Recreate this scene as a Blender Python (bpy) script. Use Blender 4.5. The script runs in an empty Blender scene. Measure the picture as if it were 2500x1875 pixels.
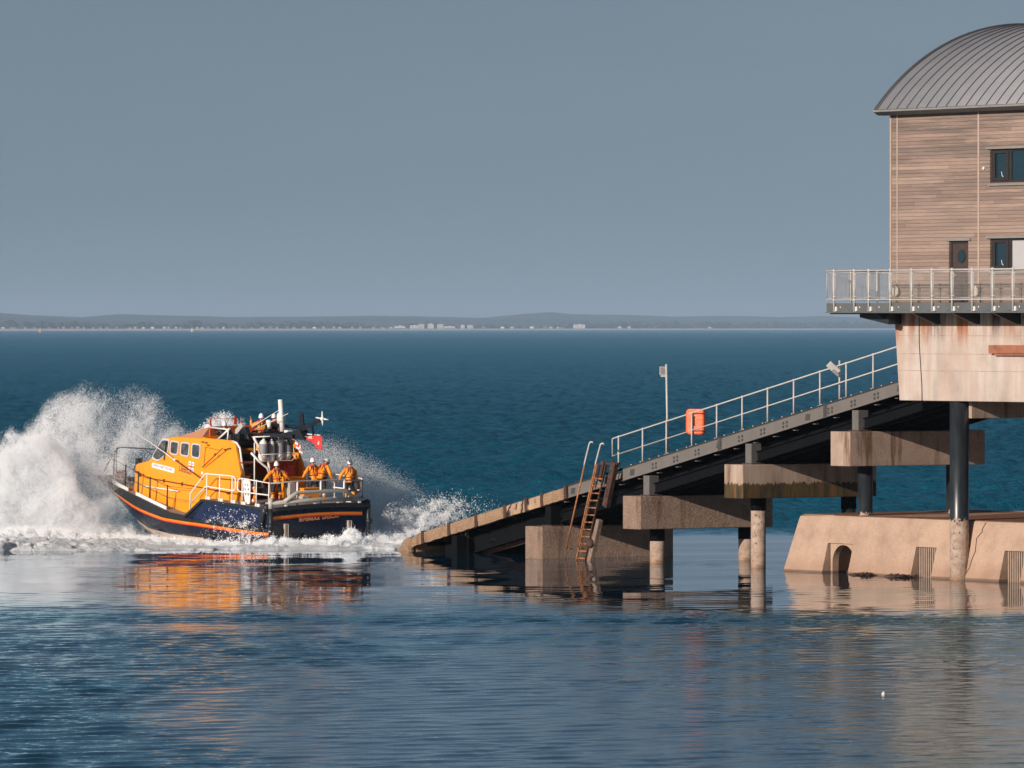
SKY_TINT = (0.775, 0.68, 0.635); SKY_S = 0.085; SUN_S = 4.8; EXPO = 0.0; SUN_C = (1.0, 0.86, 0.75); SKY_UP = 0.16
WATER_A = (0.003, 0.088, 0.142); WATER_B = (0.004, 0.108, 0.172); WATER_GLOSS = (0.46, 0.86, 0.98); RIPPLE = 2.9
HAZE_C = (0.60, 0.78, 1.0, 1); HAZE_D = 3.3e-5
SPRAY_C = (0.95, 0.98, 1.0, 1)
N_FAR, N_NEAR, N_VEIL, N_STERN, N_SPL, N_BST, N_SIDE, N_LOW = 950000, 1700000, 60000, 520000, 52000, 30000, 2600, 460000
import bpy, bmesh, math, random
import numpy as np
from mathutils import Vector, Matrix, Euler
random.seed(7); RNG = np.random.default_rng(7)
sc = bpy.context.scene
col = sc.collection
R = math.radians
F, YH, CAMH = 16000.0, 800.0, 9.65        # focal length in photo pixels, horizon row, eye height over the water


class MB:
    """collects simple shapes; build() links them as one mesh object"""
    def __init__(s):
        s.v = []; s.f = []; s.m = []; s.cur = 0; s.sm = []; s.smooth = False

    def add(s, vs, fs):
        b = len(s.v)
        s.v.extend([tuple(p) for p in vs])
        for f in fs:
            s.f.append([b + i for i in f]); s.m.append(s.cur); s.sm.append(s.smooth)
        return s

    def hexa(s, p):
        return s.add(p, [(0, 3, 2, 1), (4, 5, 6, 7), (0, 1, 5, 4), (1, 2, 6, 5), (2, 3, 7, 6), (3, 0, 4, 7)])

    def mm(s, x0, x1, y0, y1, z0, z1):
        return s.hexa([(x0, y0, z0), (x1, y0, z0), (x1, y1, z0), (x0, y1, z0), (x0, y0, z1), (x1, y0, z1), (x1, y1, z1), (x0, y1, z1)])

    def box(s, c, d, rot=None):
        hx, hy, hz = d[0] / 2, d[1] / 2, d[2] / 2
        P = [Vector(q) for q in ((-hx, -hy, -hz), (hx, -hy, -hz), (hx, hy, -hz), (-hx, hy, -hz), (-hx, -hy, hz), (hx, -hy, hz), (hx, hy, hz), (-hx, hy, hz))]
        if rot is not None: P = [rot @ q for q in P]
        return s.hexa([q + Vector(c) for q in P])

    def bar(s, p, q, w, h, up=(0, 0, 1)):
        p = Vector(p); q = Vector(q); d = (q - p).normalized(); up = Vector(up)
        a = d.cross(up)
        if a.length < 1e-4: a = d.cross(Vector((1, 0, 0)))
        a.normalize(); b = a.cross(d).normalized()
        a *= w / 2; b *= h / 2
        return s.hexa([p - a - b, p + a - b, q + a - b, q - a - b, p - a + b, p + a + b, q + a + b, q - a + b])

    def tube(s, pts, r, n=8, caps=True, closed=False):
        pts = [Vector(p) for p in pts]; m = len(pts)
        rs = r if isinstance(r, (list, tuple)) else [r] * m
        old = s.smooth; vs = []; fs = []; u = None
        for i, p in enumerate(pts):
            if closed: d = pts[(i + 1) % m] - pts[i - 1]
            elif i == 0: d = pts[1] - p
            elif i == m - 1: d = p - pts[i - 1]
            else: d = (pts[i + 1] - p).normalized() + (p - pts[i - 1]).normalized()
            if d.length < 1e-9: d = Vector((0, 0, 1))
            d.normalize()
            if u is None:
                u = d.orthogonal().normalized()
            else:
                u = u - d * u.dot(d)
                u = u.normalized() if u.length > 1e-6 else d.orthogonal().normalized()
            w = d.cross(u)
            for k in range(n):
                a = 2 * math.pi * k / n
                vs.append(p + (u * math.cos(a) + w * math.sin(a)) * rs[i])
        for i in range(m if closed else m - 1):
            j = (i + 1) % m
            for k in range(n):
                l = (k + 1) % n
                fs.append((i * n + k, i * n + l, j * n + l, j * n + k))
        s.smooth = True
        s.add(vs, fs)
        s.smooth = False
        if caps and not closed:
            b = len(s.v) - m * n
            for q in (list(range(n))[::-1], list(range((m - 1) * n, m * n))):
                s.f.append([b + i for i in q]); s.m.append(s.cur); s.sm.append(False)
        s.smooth = old
        return s

    def prism(s, poly, o, ax, ay, az):
        """poly (2d) in plane o + x*ax + y*ay, thickness vector az"""
        o, ax, ay, az = Vector(o), Vector(ax), Vector(ay), Vector(az)
        n = len(poly)
        a = [o + ax * x + ay * y for x, y in poly]
        fs = [tuple(range(n))[::-1], tuple(range(n, 2 * n))]
        fs += [(i, (i + 1) % n, n + (i + 1) % n, n + i) for i in range(n)]
        return s.add(a + [p + az for p in a], fs)

    def loft(s, rings, closed=True, cap=True):
        n = len(rings[0]); vs = [p for r in rings for p in r]; fs = []
        for i in range(len(rings) - 1):
            for k in range(n if closed else n - 1):
                l = (k + 1) % n
                fs.append((i * n + k, i * n + l, (i + 1) * n + l, (i + 1) * n + k))
        if cap:
            fs.append(tuple(range(n))[::-1]); fs.append(tuple(range((len(rings) - 1) * n, len(rings) * n)))
        return s.add(vs, fs)

    def ball(s, c, r, nu=12, nv=8, rot=None):
        r = (r, r, r) if not isinstance(r, (tuple, list)) else r
        vs = []; fs = []; old = s.smooth
        for i in range(nv + 1):
            t = math.pi * i / nv
            for k in range(nu):
                a = 2 * math.pi * k / nu
                q = Vector((r[0] * math.sin(t) * math.cos(a), r[1] * math.sin(t) * math.sin(a), r[2] * math.cos(t)))
                if rot is not None: q = rot @ q
                vs.append(q + Vector(c))
        for i in range(nv):
            for k in range(nu):
                l = (k + 1) % nu
                fs.append((i * nu + k, (i + 1) * nu + k, (i + 1) * nu + l, i * nu + l))
        s.smooth = True; s.add(vs, fs); s.smooth = old
        return s

    def build(s, name, mat, parent=None, bevel=0.0, seg=2, fix=True):
        me = bpy.data.meshes.new(name)
        me.from_pydata([tuple(p) for p in s.v], [], s.f)
        mats = mat if isinstance(mat, (list, tuple)) else [mat]
        for q in mats: me.materials.append(q)
        me.polygons.foreach_set('material_index', s.m)
        me.polygons.foreach_set('use_smooth', s.sm)
        if fix:
            bm = bmesh.new(); bm.from_mesh(me)
            bmesh.ops.remove_doubles(bm, verts=bm.verts, dist=1e-5)
            bmesh.ops.recalc_face_normals(bm, faces=bm.faces)
            bm.to_mesh(me); bm.free()
        me.update()
        o = bpy.data.objects.new(name, me); col.objects.link(o)
        if parent is not None: o.parent = parent
        if bevel > 0:
            b = o.modifiers.new('bevel', 'BEVEL'); b.width = bevel; b.segments = seg; b.limit_method = 'ANGLE'; b.angle_limit = R(35)
        return o


def tag(o, label=None, cat=None, group=None, kind=None):
    if label: o['label'] = label
    if cat: o['category'] = cat
    if group: o['group'] = group
    if kind: o['kind'] = kind
    return o


def empty(name, loc=(0, 0, 0), rot=(0, 0, 0), label=None, cat=None, group=None, mat=None):
    o = bpy.data.objects.new(name, None); col.objects.link(o)
    o.empty_display_size = 0.2
    if mat is not None: o.matrix_world = mat
    else: o.location = loc; o.rotation_euler = rot
    return tag(o, label, cat, group)


def copy_thing(o, parent=None):
    c = o.copy(); col.objects.link(c); c.parent = parent
    if parent is not None: c.matrix_parent_inverse = o.matrix_parent_inverse.copy()
    for ch in [q for q in bpy.data.objects if q.parent == o]: copy_thing(ch, c)
    return c


# ---------------------------------------------------------------- materials
def new_mat(name):
    m = bpy.data.materials.new(name); m.use_nodes = True
    nt = m.node_tree; p = nt.nodes['Principled BSDF']
    return m, nt, p


def N(nt, t, **kw):
    n = nt.nodes.new(t)
    for k, v in kw.items():
        if k.startswith('i_'): n.inputs[k[2:].replace('_', ' ')].default_value = v
        else: setattr(n, k, v)
    return n


def coords(nt, scale=(1, 1, 1), kind='Object'):
    tc = N(nt, 'ShaderNodeTexCoord'); mp = N(nt, 'ShaderNodeMapping')
    mp.inputs['Scale'].default_value = scale
    nt.links.new(tc.outputs[kind], mp.inputs['Vector'])
    return mp.outputs['Vector']


def noise(nt, vec, scale, detail=4, rough=0.55):
    n = N(nt, 'ShaderNodeTexNoise'); n.inputs['Scale'].default_value = scale
    n.inputs['Detail'].default_value = detail; n.inputs['Roughness'].default_value = rough
    nt.links.new(vec, n.inputs['Vector']); return n.outputs['Fac']


def ramp(nt, fac, stops):
    r = N(nt, 'ShaderNodeValToRGB'); e = r.color_ramp.elements
    while len(e) < len(stops): e.new(0.5)
    for q, (p, c) in zip(e, stops):
        q.position = p; q.color = (c, c, c, 1) if not isinstance(c, (tuple, list)) else tuple(c[:3]) + (1,)
    nt.links.new(fac, r.inputs['Fac']); return r.outputs['Color']


def mixc(nt, fac, a, b, mode='MIX'):
    n = N(nt, 'ShaderNodeMix', data_type='RGBA', blend_type=mode)
    for sock, v in ((n.inputs[0], fac), (n.inputs[6], a), (n.inputs[7], b)):
        if isinstance(v, (int, float)): sock.default_value = v
        elif isinstance(v, (tuple, list)): sock.default_value = tuple(v[:3]) + (1,)
        else: nt.links.new(v, sock)
    return n.outputs[2]


def math_(nt, op, a, b=None, c=None):
    n = N(nt, 'ShaderNodeMath', operation=op)
    for i, v in enumerate((a, b, c)):
        if v is None: continue
        if isinstance(v, (int, float)): n.inputs[i].default_value = v
        else: nt.links.new(v, n.inputs[i])
    return n.outputs[0]


def bump(nt, p, h, strength=0.3, dist=0.02):
    b = N(nt, 'ShaderNodeBump'); b.inputs['Strength'].default_value = strength; b.inputs['Distance'].default_value = dist
    nt.links.new(h, b.inputs['Height']); nt.links.new(b.outputs['Normal'], p.inputs['Normal']); return b


def pm(name, c, rough=0.5, metal=0.0, var=0.12, vs=3.0, dirt=None, bmp=0.0, bs=40.0, spec=0.5, stretch=(1, 1, 1)):
    """painted / plain surface with uneven tone, optional dirt colour in patches and a fine bump"""
    m, nt, p = new_mat(name)
    v = coords(nt, stretch)
    n1 = noise(nt, v, vs, 6, 0.6)
    d = tuple(x * (1 - var) for x in c); l = tuple(min(1, x * (1 + var)) for x in c)
    cc = ramp(nt, n1, [(0.3, d), (0.7, l)])
    if dirt:
        n2 = noise(nt, v, vs * 1.7, 8, 0.7)
        cc = mixc(nt, ramp(nt, n2, [(dirt[1], 0), (min(1, dirt[1] + 0.15), 1)]), cc, dirt[0])
    nt.links.new(cc, p.inputs['Base Color'])
    p.inputs['Metallic'].default_value = metal
    p.inputs['Specular IOR Level'].default_value = spec
    nt.links.new(ramp(nt, noise(nt, v, vs * 2.3, 4), [(0.3, max(0.02, rough - 0.1)), (0.7, min(1, rough + 0.1))]), p.inputs['Roughness'])
    if bmp: bump(nt, p, noise(nt, v, bs, 5), bmp, 0.01)
    return m
# ---------------------------------------------------------------- world, sun, camera
SUN_E = 17.6
sun_dir = Vector((-0.6555 * math.cos(R(SUN_E)), -0.755 * math.cos(R(SUN_E)), math.sin(R(SUN_E))))
w = bpy.data.worlds.new('World'); sc.world = w; w.use_nodes = True
nt = w.node_tree; bg = nt.nodes['Background']
sky = N(nt, 'ShaderNodeTexSky', sky_type='NISHITA', sun_disc=False)
sky.sun_elevation = R(SUN_E); sky.sun_rotation = R(221)
sky.air_density = 1.0; sky.dust_density = 0.6; sky.ozone_density = 1.5; sky.altitude = 0
gen = N(nt, 'ShaderNodeTexCoord').outputs['Generated']
va = N(nt, 'ShaderNodeVectorMath', operation='ADD'); nt.links.new(gen, va.inputs[0]); va.inputs[1].default_value = (0, 0, SKY_UP)
vn = N(nt, 'ShaderNodeVectorMath', operation='NORMALIZE'); nt.links.new(va.outputs[0], vn.inputs[0]); nt.links.new(vn.outputs[0], sky.inputs['Vector'])
tint = mixc(nt, 1.0, sky.outputs['Color'], SKY_TINT, 'MULTIPLY')
cn = N(nt, 'ShaderNodeTexNoise'); cn.inputs['Scale'].default_value = 9.0; cn.inputs['Detail'].default_value = 4
cm = N(nt, 'ShaderNodeMapping'); cm.inputs['Scale'].default_value = (1, 1, 3.5); nt.links.new(gen, cm.inputs['Vector']); nt.links.new(cm.outputs[0], cn.inputs['Vector'])
tint = mixc(nt, 1.0, tint, ramp(nt, cn.outputs['Fac'], [(0.3, (0.955, 0.965, 0.975)), (0.7, (1.045, 1.03, 1.015))]), 'MULTIPLY')
nt.links.new(tint, bg.inputs['Color']); bg.inputs['Strength'].default_value = SKY_S
sl = bpy.data.lights.new('sun', 'SUN'); sl.energy = SUN_S; sl.angle = R(0.5); sl.color = SUN_C
so = bpy.data.objects.new('sun', sl); col.objects.link(so)
so.rotation_euler = (-sun_dir).to_track_quat('-Z', 'Y').to_euler(); so.location = (-40, -60, 60)
cd = bpy.data.cameras.new('camera'); cam = bpy.data.objects.new('camera', cd); col.objects.link(cam)
cam.location = (0, 0, CAMH); cam.rotation_euler = (R(90), 0, 0)
cd.sensor_width = 36.0; cd.lens = 36.0 * F / 2500.0
cd.shift_y = (YH - 937.5) / 2500.0
cd.clip_start = 1.0; cd.clip_end = 150000.0
sc.camera = cam
sc.view_settings.view_transform = 'Standard'; sc.view_settings.look = 'None'
sc.view_settings.gamma = 1.0; sc.view_settings.exposure = EXPO
sc.cycles.max_bounces = 12; sc.cycles.diffuse_bounces = 8; sc.cycles.volume_bounces = 1; sc.cycles.transparent_max_bounces = 16


def at(px, py, Y):
    return Vector(((px - 1250) / F * Y, Y, CAMH - (py - YH) / F * Y))


# ---------------------------------------------------------------- sea: one sheet of real waves, finer near the shore
WK = []
for i in range(46):
    lam = 0.55 * 1.145 ** i if i < 22 else 1.0 * 1.13 ** (i - 18)
    th = R(-62) + RNG.normal(0, 0.62)
    WK.append((2 * math.pi / lam, th, RNG.uniform(0, 6.28), lam))


def vnoise(x, y, seed=0):
    xi = np.floor(x); yi = np.floor(y); xf = x - xi; yf = y - yi
    u = xf * xf * (3 - 2 * xf); v = yf * yf * (3 - 2 * yf)
    def h(a, b):
        q = np.sin(a * 127.1 + b * 311.7 + seed * 74.7) * 43758.5453
        return q - np.floor(q)
    return (h(xi, yi) * (1 - u) + h(xi + 1, yi) * u) * (1 - v) + (h(xi, yi + 1) * (1 - u) + h(xi + 1, yi + 1) * u) * v


def fbm(x, y, seed=0, oct=4):
    s = 0; a = 0.5
    for i in range(oct):
        s = s + a * vnoise(x, y, seed + i); x = x * 2.03 + 5.3; y = y * 2.03 - 3.1; a *= 0.5
    return s


def sstep(a, b, x):
    t = np.clip((x - a) / (b - a), 0, 1); return t * t * (3 - 2 * t)


def sheltered(x, y):
    """0 = smooth lee water round the slipway, 1 = open chop"""
    wob = (fbm(x * 0.05, y * 0.02, 3) - 0.47) * 26
    far = sstep(296, 325, y + wob * 0.8 + np.clip(x, -30, 25) * -0.25)
    near = 0.10 * sstep(244, 205, y + wob) + 0.14 * sstep(0.44, 0.60, fbm(x * 0.06 + y * 0.004, y * 0.035, 15)) * sstep(245, 205, y + wob)
    band = 0.26 * np.exp(-((y + wob * 0.35 - 217) / 6.0) ** 2)
    pat = 0.05 * sstep(0.50, 0.66, fbm(x * 0.09, y * 0.05, 9))
    return np.clip(np.maximum(far, np.maximum(near, band)) + pat * (1 - far), 0.0, 1.0)


WS_ = []
for i in range(16):
    lam = 0.24 * 1.15 ** i
    WS_.append((2 * math.pi / lam, R(-75) + RNG.normal(0, 0.8), RNG.uniform(0, 6.28), lam))


def sea_h(x, y):
    a = sheltered(x, y)
    short = np.zeros_like(x); long_ = np.zeros_like(x)
    gust = 0.80 + 0.45 * fbm(x * 0.03, y * 0.008, 21)
    for k, th, ph, lam in WK:
        fall = np.clip(1.5 - y * 0.0007 / lam, 0.0, 1) if lam < 2.5 else 1.0
        A = 0.0070 * lam if lam < 2.6 else 0.0070 * 2.6 * (2.6 / lam) ** 0.9
        q = A * fall * np.sin(k * (x * math.cos(th) + y * math.sin(th)) + ph)
        if lam < 1.7: short += q
        else: long_ += q
    nearm = np.clip((330 - y) / 30, 0, 1); rip = np.zeros_like(x)
    ok = nearm > 0
    if ok.any():
        xs_, ys_ = x[ok], y[ok]; rr_ = np.zeros_like(xs_)
        wx = xs_ + 0.5 * fbm(xs_ * 0.8, ys_ * 0.6, 27, 3); wy_ = ys_ + 0.5 * fbm(xs_ * 0.7, ys_ * 0.8, 29, 3)
        for k, th, ph, lam in WS_: rr_ += 0.0052 * lam * np.sin(k * (wx * math.cos(th) + wy_ * math.sin(th)) + ph)
        rip[ok] = rr_ * (0.3 + 1.3 * sstep(0.3, 0.65, fbm(xs_ * 0.35, ys_ * 0.18, 33, 3)))
    open_ = sstep(0.55, 0.95, a)
    swell = 0.010 * np.sin(2 * math.pi * (y * 0.985 + x * 0.17) / 17.0 + 1.2) + 0.006 * np.sin(2 * math.pi * (y * 0.96 - x * 0.25) / 7.3)
    return (short * (0.007 + 1.15 * a) + long_ * (0.007 + 0.13 * a + 0.95 * open_)) * gust * 2.3 + swell * (1 - open_) * 0.8 + rip * nearm * (0.03 + RIPPLE * a) * (1 - open_)


ys = [16.0]
while ys[-1] < 46000:
    y = ys[-1]
    ys.append(y + (2.0 if y < 130 else 0.16 if y < 292 else 0.34 if y < 340 else 0.36 * (y / 340) ** 1.55 if y < 2500 else 0.05 * y))
ys = np.array(ys); NC = 600
uo = 0.118 + 0.78 * (np.linspace(0.02, 1, 50) ** 1.6); uu = np.concatenate([-uo[::-1], np.linspace(-0.118, 0.118, NC - 100), uo])
Yg, Ug = np.meshgrid(ys, uu, indexing='ij')
Xg = Ug * (Yg + 15)
Zg = sea_h(Xg, Yg) * np.clip((6000 - Yg) / 4000, 0, 1) * np.clip((0.22 - np.abs(Ug)) / 0.08, 0, 1)
co = np.stack([Xg, Yg, Zg], -1).reshape(-1, 3)
nr = len(ys)
idx = np.arange(nr * NC).reshape(nr, NC)
q = np.stack([idx[:-1, :-1], idx[:-1, 1:], idx[1:, 1:], idx[1:, :-1]], -1).reshape(-1, 4)


def np_mesh(name, co, q):
    me = bpy.data.meshes.new(name)
    me.vertices.add(len(co)); me.vertices.foreach_set('co', co.astype(np.float32).ravel())
    me.loops.add(q.size); me.loops.foreach_set('vertex_index', q.astype(np.int32).ravel())
    me.polygons.add(len(q)); me.polygons.foreach_set('loop_start', np.arange(0, q.size, q.shape[1], dtype=np.int32))
    me.polygons.foreach_set('use_smooth', np.ones(len(q), bool))
    me.update(calc_edges=True)
    return me


me = np_mesh('sea', co, q)
at_ = me.attributes.new('chop', 'FLOAT', 'POINT')
at_.data.foreach_set('value', sheltered(Xg, Yg).astype(np.float32).ravel())
m, nt, p = new_mat('sea_water')
vec = coords(nt, (1, 1, 1))
ch = N(nt, 'ShaderNodeAttribute', attribute_name='chop').outputs['Fac']
body = mixc(nt, ramp(nt, noise(nt, vec, 0.02, 3), [(0.35, 0), (0.65, 1)]), WATER_A, WATER_B)
body = mixc(nt, ramp(nt, ch, [(0.25, 0), (0.8, 1)]), (0.003, 0.034, 0.060), body)
r1 = noise(nt, coords(nt, (1.0, 0.6, 1)), 1.8, 6, 0.62)
r2 = noise(nt, coords(nt, (1.0, 0.6, 1)), 7.0, 4, 0.65)
hh = math_(nt, 'MULTIPLY', math_(nt, 'MULTIPLY_ADD', r2, 0.45, r1), math_(nt, 'MULTIPLY_ADD', math_(nt, 'POWER', ch, 1.6), 0.80, 0.0015))
bn = bump(nt, p, hh, 1.0, 0.35)
df = N(nt, 'ShaderNodeBsdfDiffuse'); nt.links.new(body, df.inputs['Color'])
gl = N(nt, 'ShaderNodeBsdfGlossy'); nt.links.new(mixc(nt, ramp(nt, ch, [(0.02, 0), (0.14, 0.42), (0.32, 0.8), (0.7, 1)]), (0.93, 0.96, 1.0), WATER_GLOSS), gl.inputs['Color'])
nt.links.new(math_(nt, 'MULTIPLY_ADD', math_(nt, 'POWER', ch, 1.5), 0.18, 0.006), gl.inputs['Roughness'])
fr = N(nt, 'ShaderNodeFresnel'); fr.inputs['IOR'].default_value = 1.36
for nd in (df, gl, fr): nt.links.new(bn.outputs[0], nd.inputs['Normal'])
mx = N(nt, 'ShaderNodeMixShader'); nt.links.new(fr.outputs[0], mx.inputs[0]); nt.links.new(df.outputs[0], mx.inputs[1]); nt.links.new(gl.outputs[0], mx.inputs[2])
nt.links.new(mx.outputs[0], nt.nodes['Material Output'].inputs['Surface']); nt.nodes.remove(p)
me.materials.append(m)
sea = bpy.data.objects.new('sea', me); col.objects.link(sea); tag(sea, kind='structure')
sea['label'] = 'dark blue sea with calm reflecting water round the slipway'

# ---------------------------------------------------------------- far shore, seen through sea haze
def shore_y(px): return CAMH * F / (7.6 - 3.0 * min(2900.0, max(-700.0, px)) / 2500.0)


mt_land = pm('shore_land', (0.045, 0.06, 0.035), 0.95, var=0.3, vs=0.004)
mt_hill = pm('shore_hill', (0.055, 0.085, 0.085), 0.95, var=0.35, vs=0.0012)  # part of the distance haze is painted into this bluish base colour
mt_shingle = pm('shingle', (0.82, 0.72, 0.66), 0.95, var=0.15, vs=0.01)
mt_wood = pm('far_foliage', (0.018, 0.035, 0.028), 0.95, var=0.4, vs=0.02)
pxs = np.arange(-7000, 9001, 40.0)
vs = []
for px in pxs:
    Y = shore_y(px)
    for dy, z in ((-60, -3.0), (0, -0.05), (170, 6.2), (600, 8.0), (9000, 12.0)):
        pt = at(px, 0, Y); vs.append((pt.x * (Y + dy) / Y, Y + dy, z))
b = MB(); b.cur = 0
for i in range(len(pxs) - 1):
    for k in range(4):
        b.cur = 0 if k < 2 else 1
        b.add([vs[i * 5 + k], vs[(i + 1) * 5 + k], vs[(i + 1) * 5 + k + 1], vs[i * 5 + k + 1]], [(0, 1, 2, 3)])
tag(b.build('beach', [mt_shingle, mt_land], fix=True), 'pale shingle beach along the far shore', kind='structure')


def ridge(name, pts, off, rough, seed, label, mat):
    """a range of low hills behind the far shore: crest heights in metres along the coast"""
    xs = np.concatenate([np.arange(-7000, -800, 60.0), np.arange(-800, 3001, 12.0), np.arange(3060, 9001, 60.0)]); b = MB(); b.smooth = True
    hs = np.interp(xs, [q[0] for q in pts], [q[1] for q in pts])
    hs = hs + (fbm(xs * 0.012, xs * 0 + seed, seed, 5) - 0.48) * rough
    rows = []
    for px, h in zip(xs, hs):
        Y = shore_y(px) + off; k = (px - 1250) / F; hz = CAMH + h * Y / F
        rows.append([(k * (Y - off * 0.35), Y - off * 0.35, 6.0), (k * (Y - off * 0.15), Y - off * 0.15, 6 + 0.6 * (hz - 6)), (k * Y, Y, hz), (k * (Y + 900), Y + 900, 0.5 * hz)])
    n = 4; v = [p for r in rows for p in r]
    b.add(v, [(i * n + j, (i + 1) * n + j, (i + 1) * n + j + 1, i * n + j + 1) for i in range(len(rows) - 1) for j in range(3)])
    o = b.build(name, mat); tag(o, label, kind='structure'); return o


ridge('hills', [(-1500, 42), (0, 36), (80, 30), (200, 25), (290, 33), (420, 30), (560, 26), (700, 27), (900, 29), (1050, 27), (1180, 24), (1280, 34), (1345, 39), (1400, 33), (1520, 31), (1640, 27), (1760, 29), (1900, 26), (2000, 29), (2100, 25), (2200, 24), (3900, 30)], 7500, 2.0, 4, 'blue hazy ridge of low hills behind the far town', mt_hill)
ridge('hills', [(-1500, 24), (0, 27), (120, 22), (260, 17), (420, 16), (600, 15), (760, 17), (860, 22), (940, 25), (1100, 20), (1250, 22), (1500, 18), (1620, 19), (1800, 14), (2000, 15), (2150, 13), (3900, 18)], 4200, 2.5, 11, 'lower darker hill slope behind the far shore trees', mt_hill)

# woods behind the beach: a mass of crowns nobody could count
def woods(name, spans, label, off, seed):
    rng = np.random.default_rng(seed); b = MB()
    for x0, x1, h0, h1, n in spans:
        for i in range(n):
            px = rng.uniform(x0, x1); Y = shore_y(px) + off + rng.uniform(-60, 120); k = Y / F
            h = rng.uniform(h0, h1) * k * 1.25; wd = h * rng.uniform(0.5, 1.0)
            c = ((px - 1250) * k, Y, 6 + h * 0.45)
            for j in range(4):
                b.ball((c[0] + rng.uniform(-0.6, 0.6) * wd, c[1] + rng.uniform(-0.5, 0.5) * wd, c[2] + rng.uniform(-0.25, 0.3) * h), (wd * rng.uniform(0.35, 0.7), wd * 0.6, h * rng.uniform(0.22, 0.42)), 7, 5)
    tag(b.build(name, mt_wood, fix=False), label, 'woodland', kind='stuff')


woods('far_woods', [(-600, 0, 6, 14, 90), (0, 40, 10, 19, 10), (60, 220, 6, 14, 40), (100, 180, 11, 17, 12), (220, 400, 6, 11, 40), (330, 390, 9, 15, 9), (455, 495, 14, 18, 6), (400, 620, 6, 11, 50), (600, 660, 9, 16, 10), (660, 860, 7, 13, 50), (700, 760, 11, 18, 14), (770, 800, 9, 14, 6), (800, 1100, 4, 10, 60), (990, 1060, 9, 14, 10), (1100, 1400, 4, 9, 50), (1180, 1200, 8, 13, 4), (1360, 1440, 8, 14, 12), (1440, 1660, 7, 15, 60), (1660, 2050, 6, 13, 90), (1940, 2050, 9, 14, 20), (2050, 2260, 8, 16, 60), (2260, 2900, 6, 13, 110)], 'hazy belt of dark trees along the far shore', 560, 31)
# ---------------------------------------------------------------- buildings of the far town, each its own thing
mt_white = pm('far_render', (0.80, 0.76, 0.70), 0.8, var=0.06)
mt_roof = pm('far_roof', (0.20, 0.13, 0.10), 0.8, var=0.2)
mt_dark = pm('far_window', (0.04, 0.05, 0.06), 0.3)


def far_block(px, wpx, hpx, floors, label, cat='building', roof='flat', tone=None, name='apartment_block'):
    Y = shore_y(px) + 330; k = Y / F
    e = empty(name, ((px - 1250) * k, Y, 4.6), (0, 0, R(random.uniform(-12, 12))), label, cat, 'buildings of the town on the far shore')
    W, H, D = wpx * k, hpx * k, max(9.0, wpx * k * 0.5)
    mat = tone or mt_white
    b = MB(); b.mm(-W / 2, W / 2, -D / 2, D / 2, 0, H); b.build('wall', mat, e)
    r = MB()
    if roof == 'flat':
        r.mm(-W / 2 - 0.3, W / 2 + 0.3, -D / 2 - 0.3, D / 2 + 0.3, H + 0.003, H + 0.6)
        r.mm(-W * 0.1, W * 0.12, -2, 2, H + 0.6, H + 2.4)
        r.build('roof', mat, e)
    else:
        ov = 0.4; hh = min(W, D) * 0.42
        r.prism([(-W / 2 - ov, 0), (W / 2 + ov, 0), (0, hh)] if roof == 'gable' else [(-D / 2 - ov, 0), (D / 2 + ov, 0), (0, hh)], (0, -D / 2 - ov, H + 0.003) if roof == 'gable' else (-W / 2 - ov, 0, H + 0.003), (1, 0, 0) if roof == 'gable' else (0, 1, 0), (0, 0, 1), (0, D + 2 * ov, 0) if roof == 'gable' else (W + 2 * ov, 0, 0))
        r.build('roof', mt_roof, e)
    nw = max(1, int(W / 5))
    for f in range(floors if roof == 'flat' else 0):
        g = MB(); z = H * (f + 0.3) / floors
        g.mm(-W * 0.44, W * 0.44, -D / 2 - 0.12, -D / 2 + 0.1, z, z + H / floors * 0.4)
        g.build('window_band', mt_dark, e)
    return e


for a in [(977, 26, 7, 2, 'long low white block left of the apartment towers on the far shore', 'flat'), (1012, 20, 8, 3, 'white wing joined to the left apartment tower on the far shore', 'flat'), (1028, 15, 11, 5, 'leftmost tall white apartment tower on the far shore', 'flat'), (1052, 14, 12, 5, 'middle tall white apartment tower on the far shore', 'flat'), (1075, 15, 11, 5, 'rightmost tall white apartment tower on the far shore', 'flat'), (1098, 26, 6, 2, 'low white block trailing right of the apartment towers', 'flat'), (1130, 9, 9, 4, 'slim white apartment block standing apart on the far shore', 'flat'), (1148, 14, 9, 4, 'grey apartment block beside the slim white one on the far shore', 'flat'), (1227, 9, 5, 2, 'small white house in the gap of the far shore, left of the hill', 'gable'), (1298, 9, 6, 2, 'white gabled house under the highest far hill', 'gable'), (1415, 28, 10, 4, 'broad white hotel with many windows on the far shore', 'flat'), (1513, 9, 5, 2, 'left one of a pair of low white sheds on the far shore', 'flat'), (1536, 8, 5, 2, 'right one of a pair of low white sheds on the far shore', 'flat'), (1733, 7, 4, 1, 'lone small white house near the right end of the far shore', 'gable')]:
    far_block(*a[:5], roof=a[5])
tones = [mt_white, pm('far_brick', (0.34, 0.22, 0.17), 0.85), pm('far_cream', (0.62, 0.55, 0.45), 0.85), pm('far_grey', (0.45, 0.45, 0.45), 0.85)]
rr = random.Random(5)
for px in [8, 30, 38, 62, 84, 120, 142, 156, 176, 190, 205, 228, 246, 262, 285, 316, 330, 350, 372, 402, 412, 430, 440, 482, 494, 508, 530, 546, 570, 585, 615, 640, 660, 676, 702, 718, 742, 768, 790, 815, 830, 860, 880, 912, 935, 955, 1180, 1250, 1330, 1345, 1362, 1372]:
    t = rr.choice(tones)
    nm = {tones[0]: 'white', tones[1]: 'brick', tones[2]: 'cream', tones[3]: 'grey'}[t]
    far_block(px, rr.uniform(4.5, 9), rr.uniform(3, 5.2), 1, 'tiny %s house with a pitched roof in the row along the far shore' % nm, 'house', rr.choice(['gable', 'side']), t, 'house')

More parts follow.
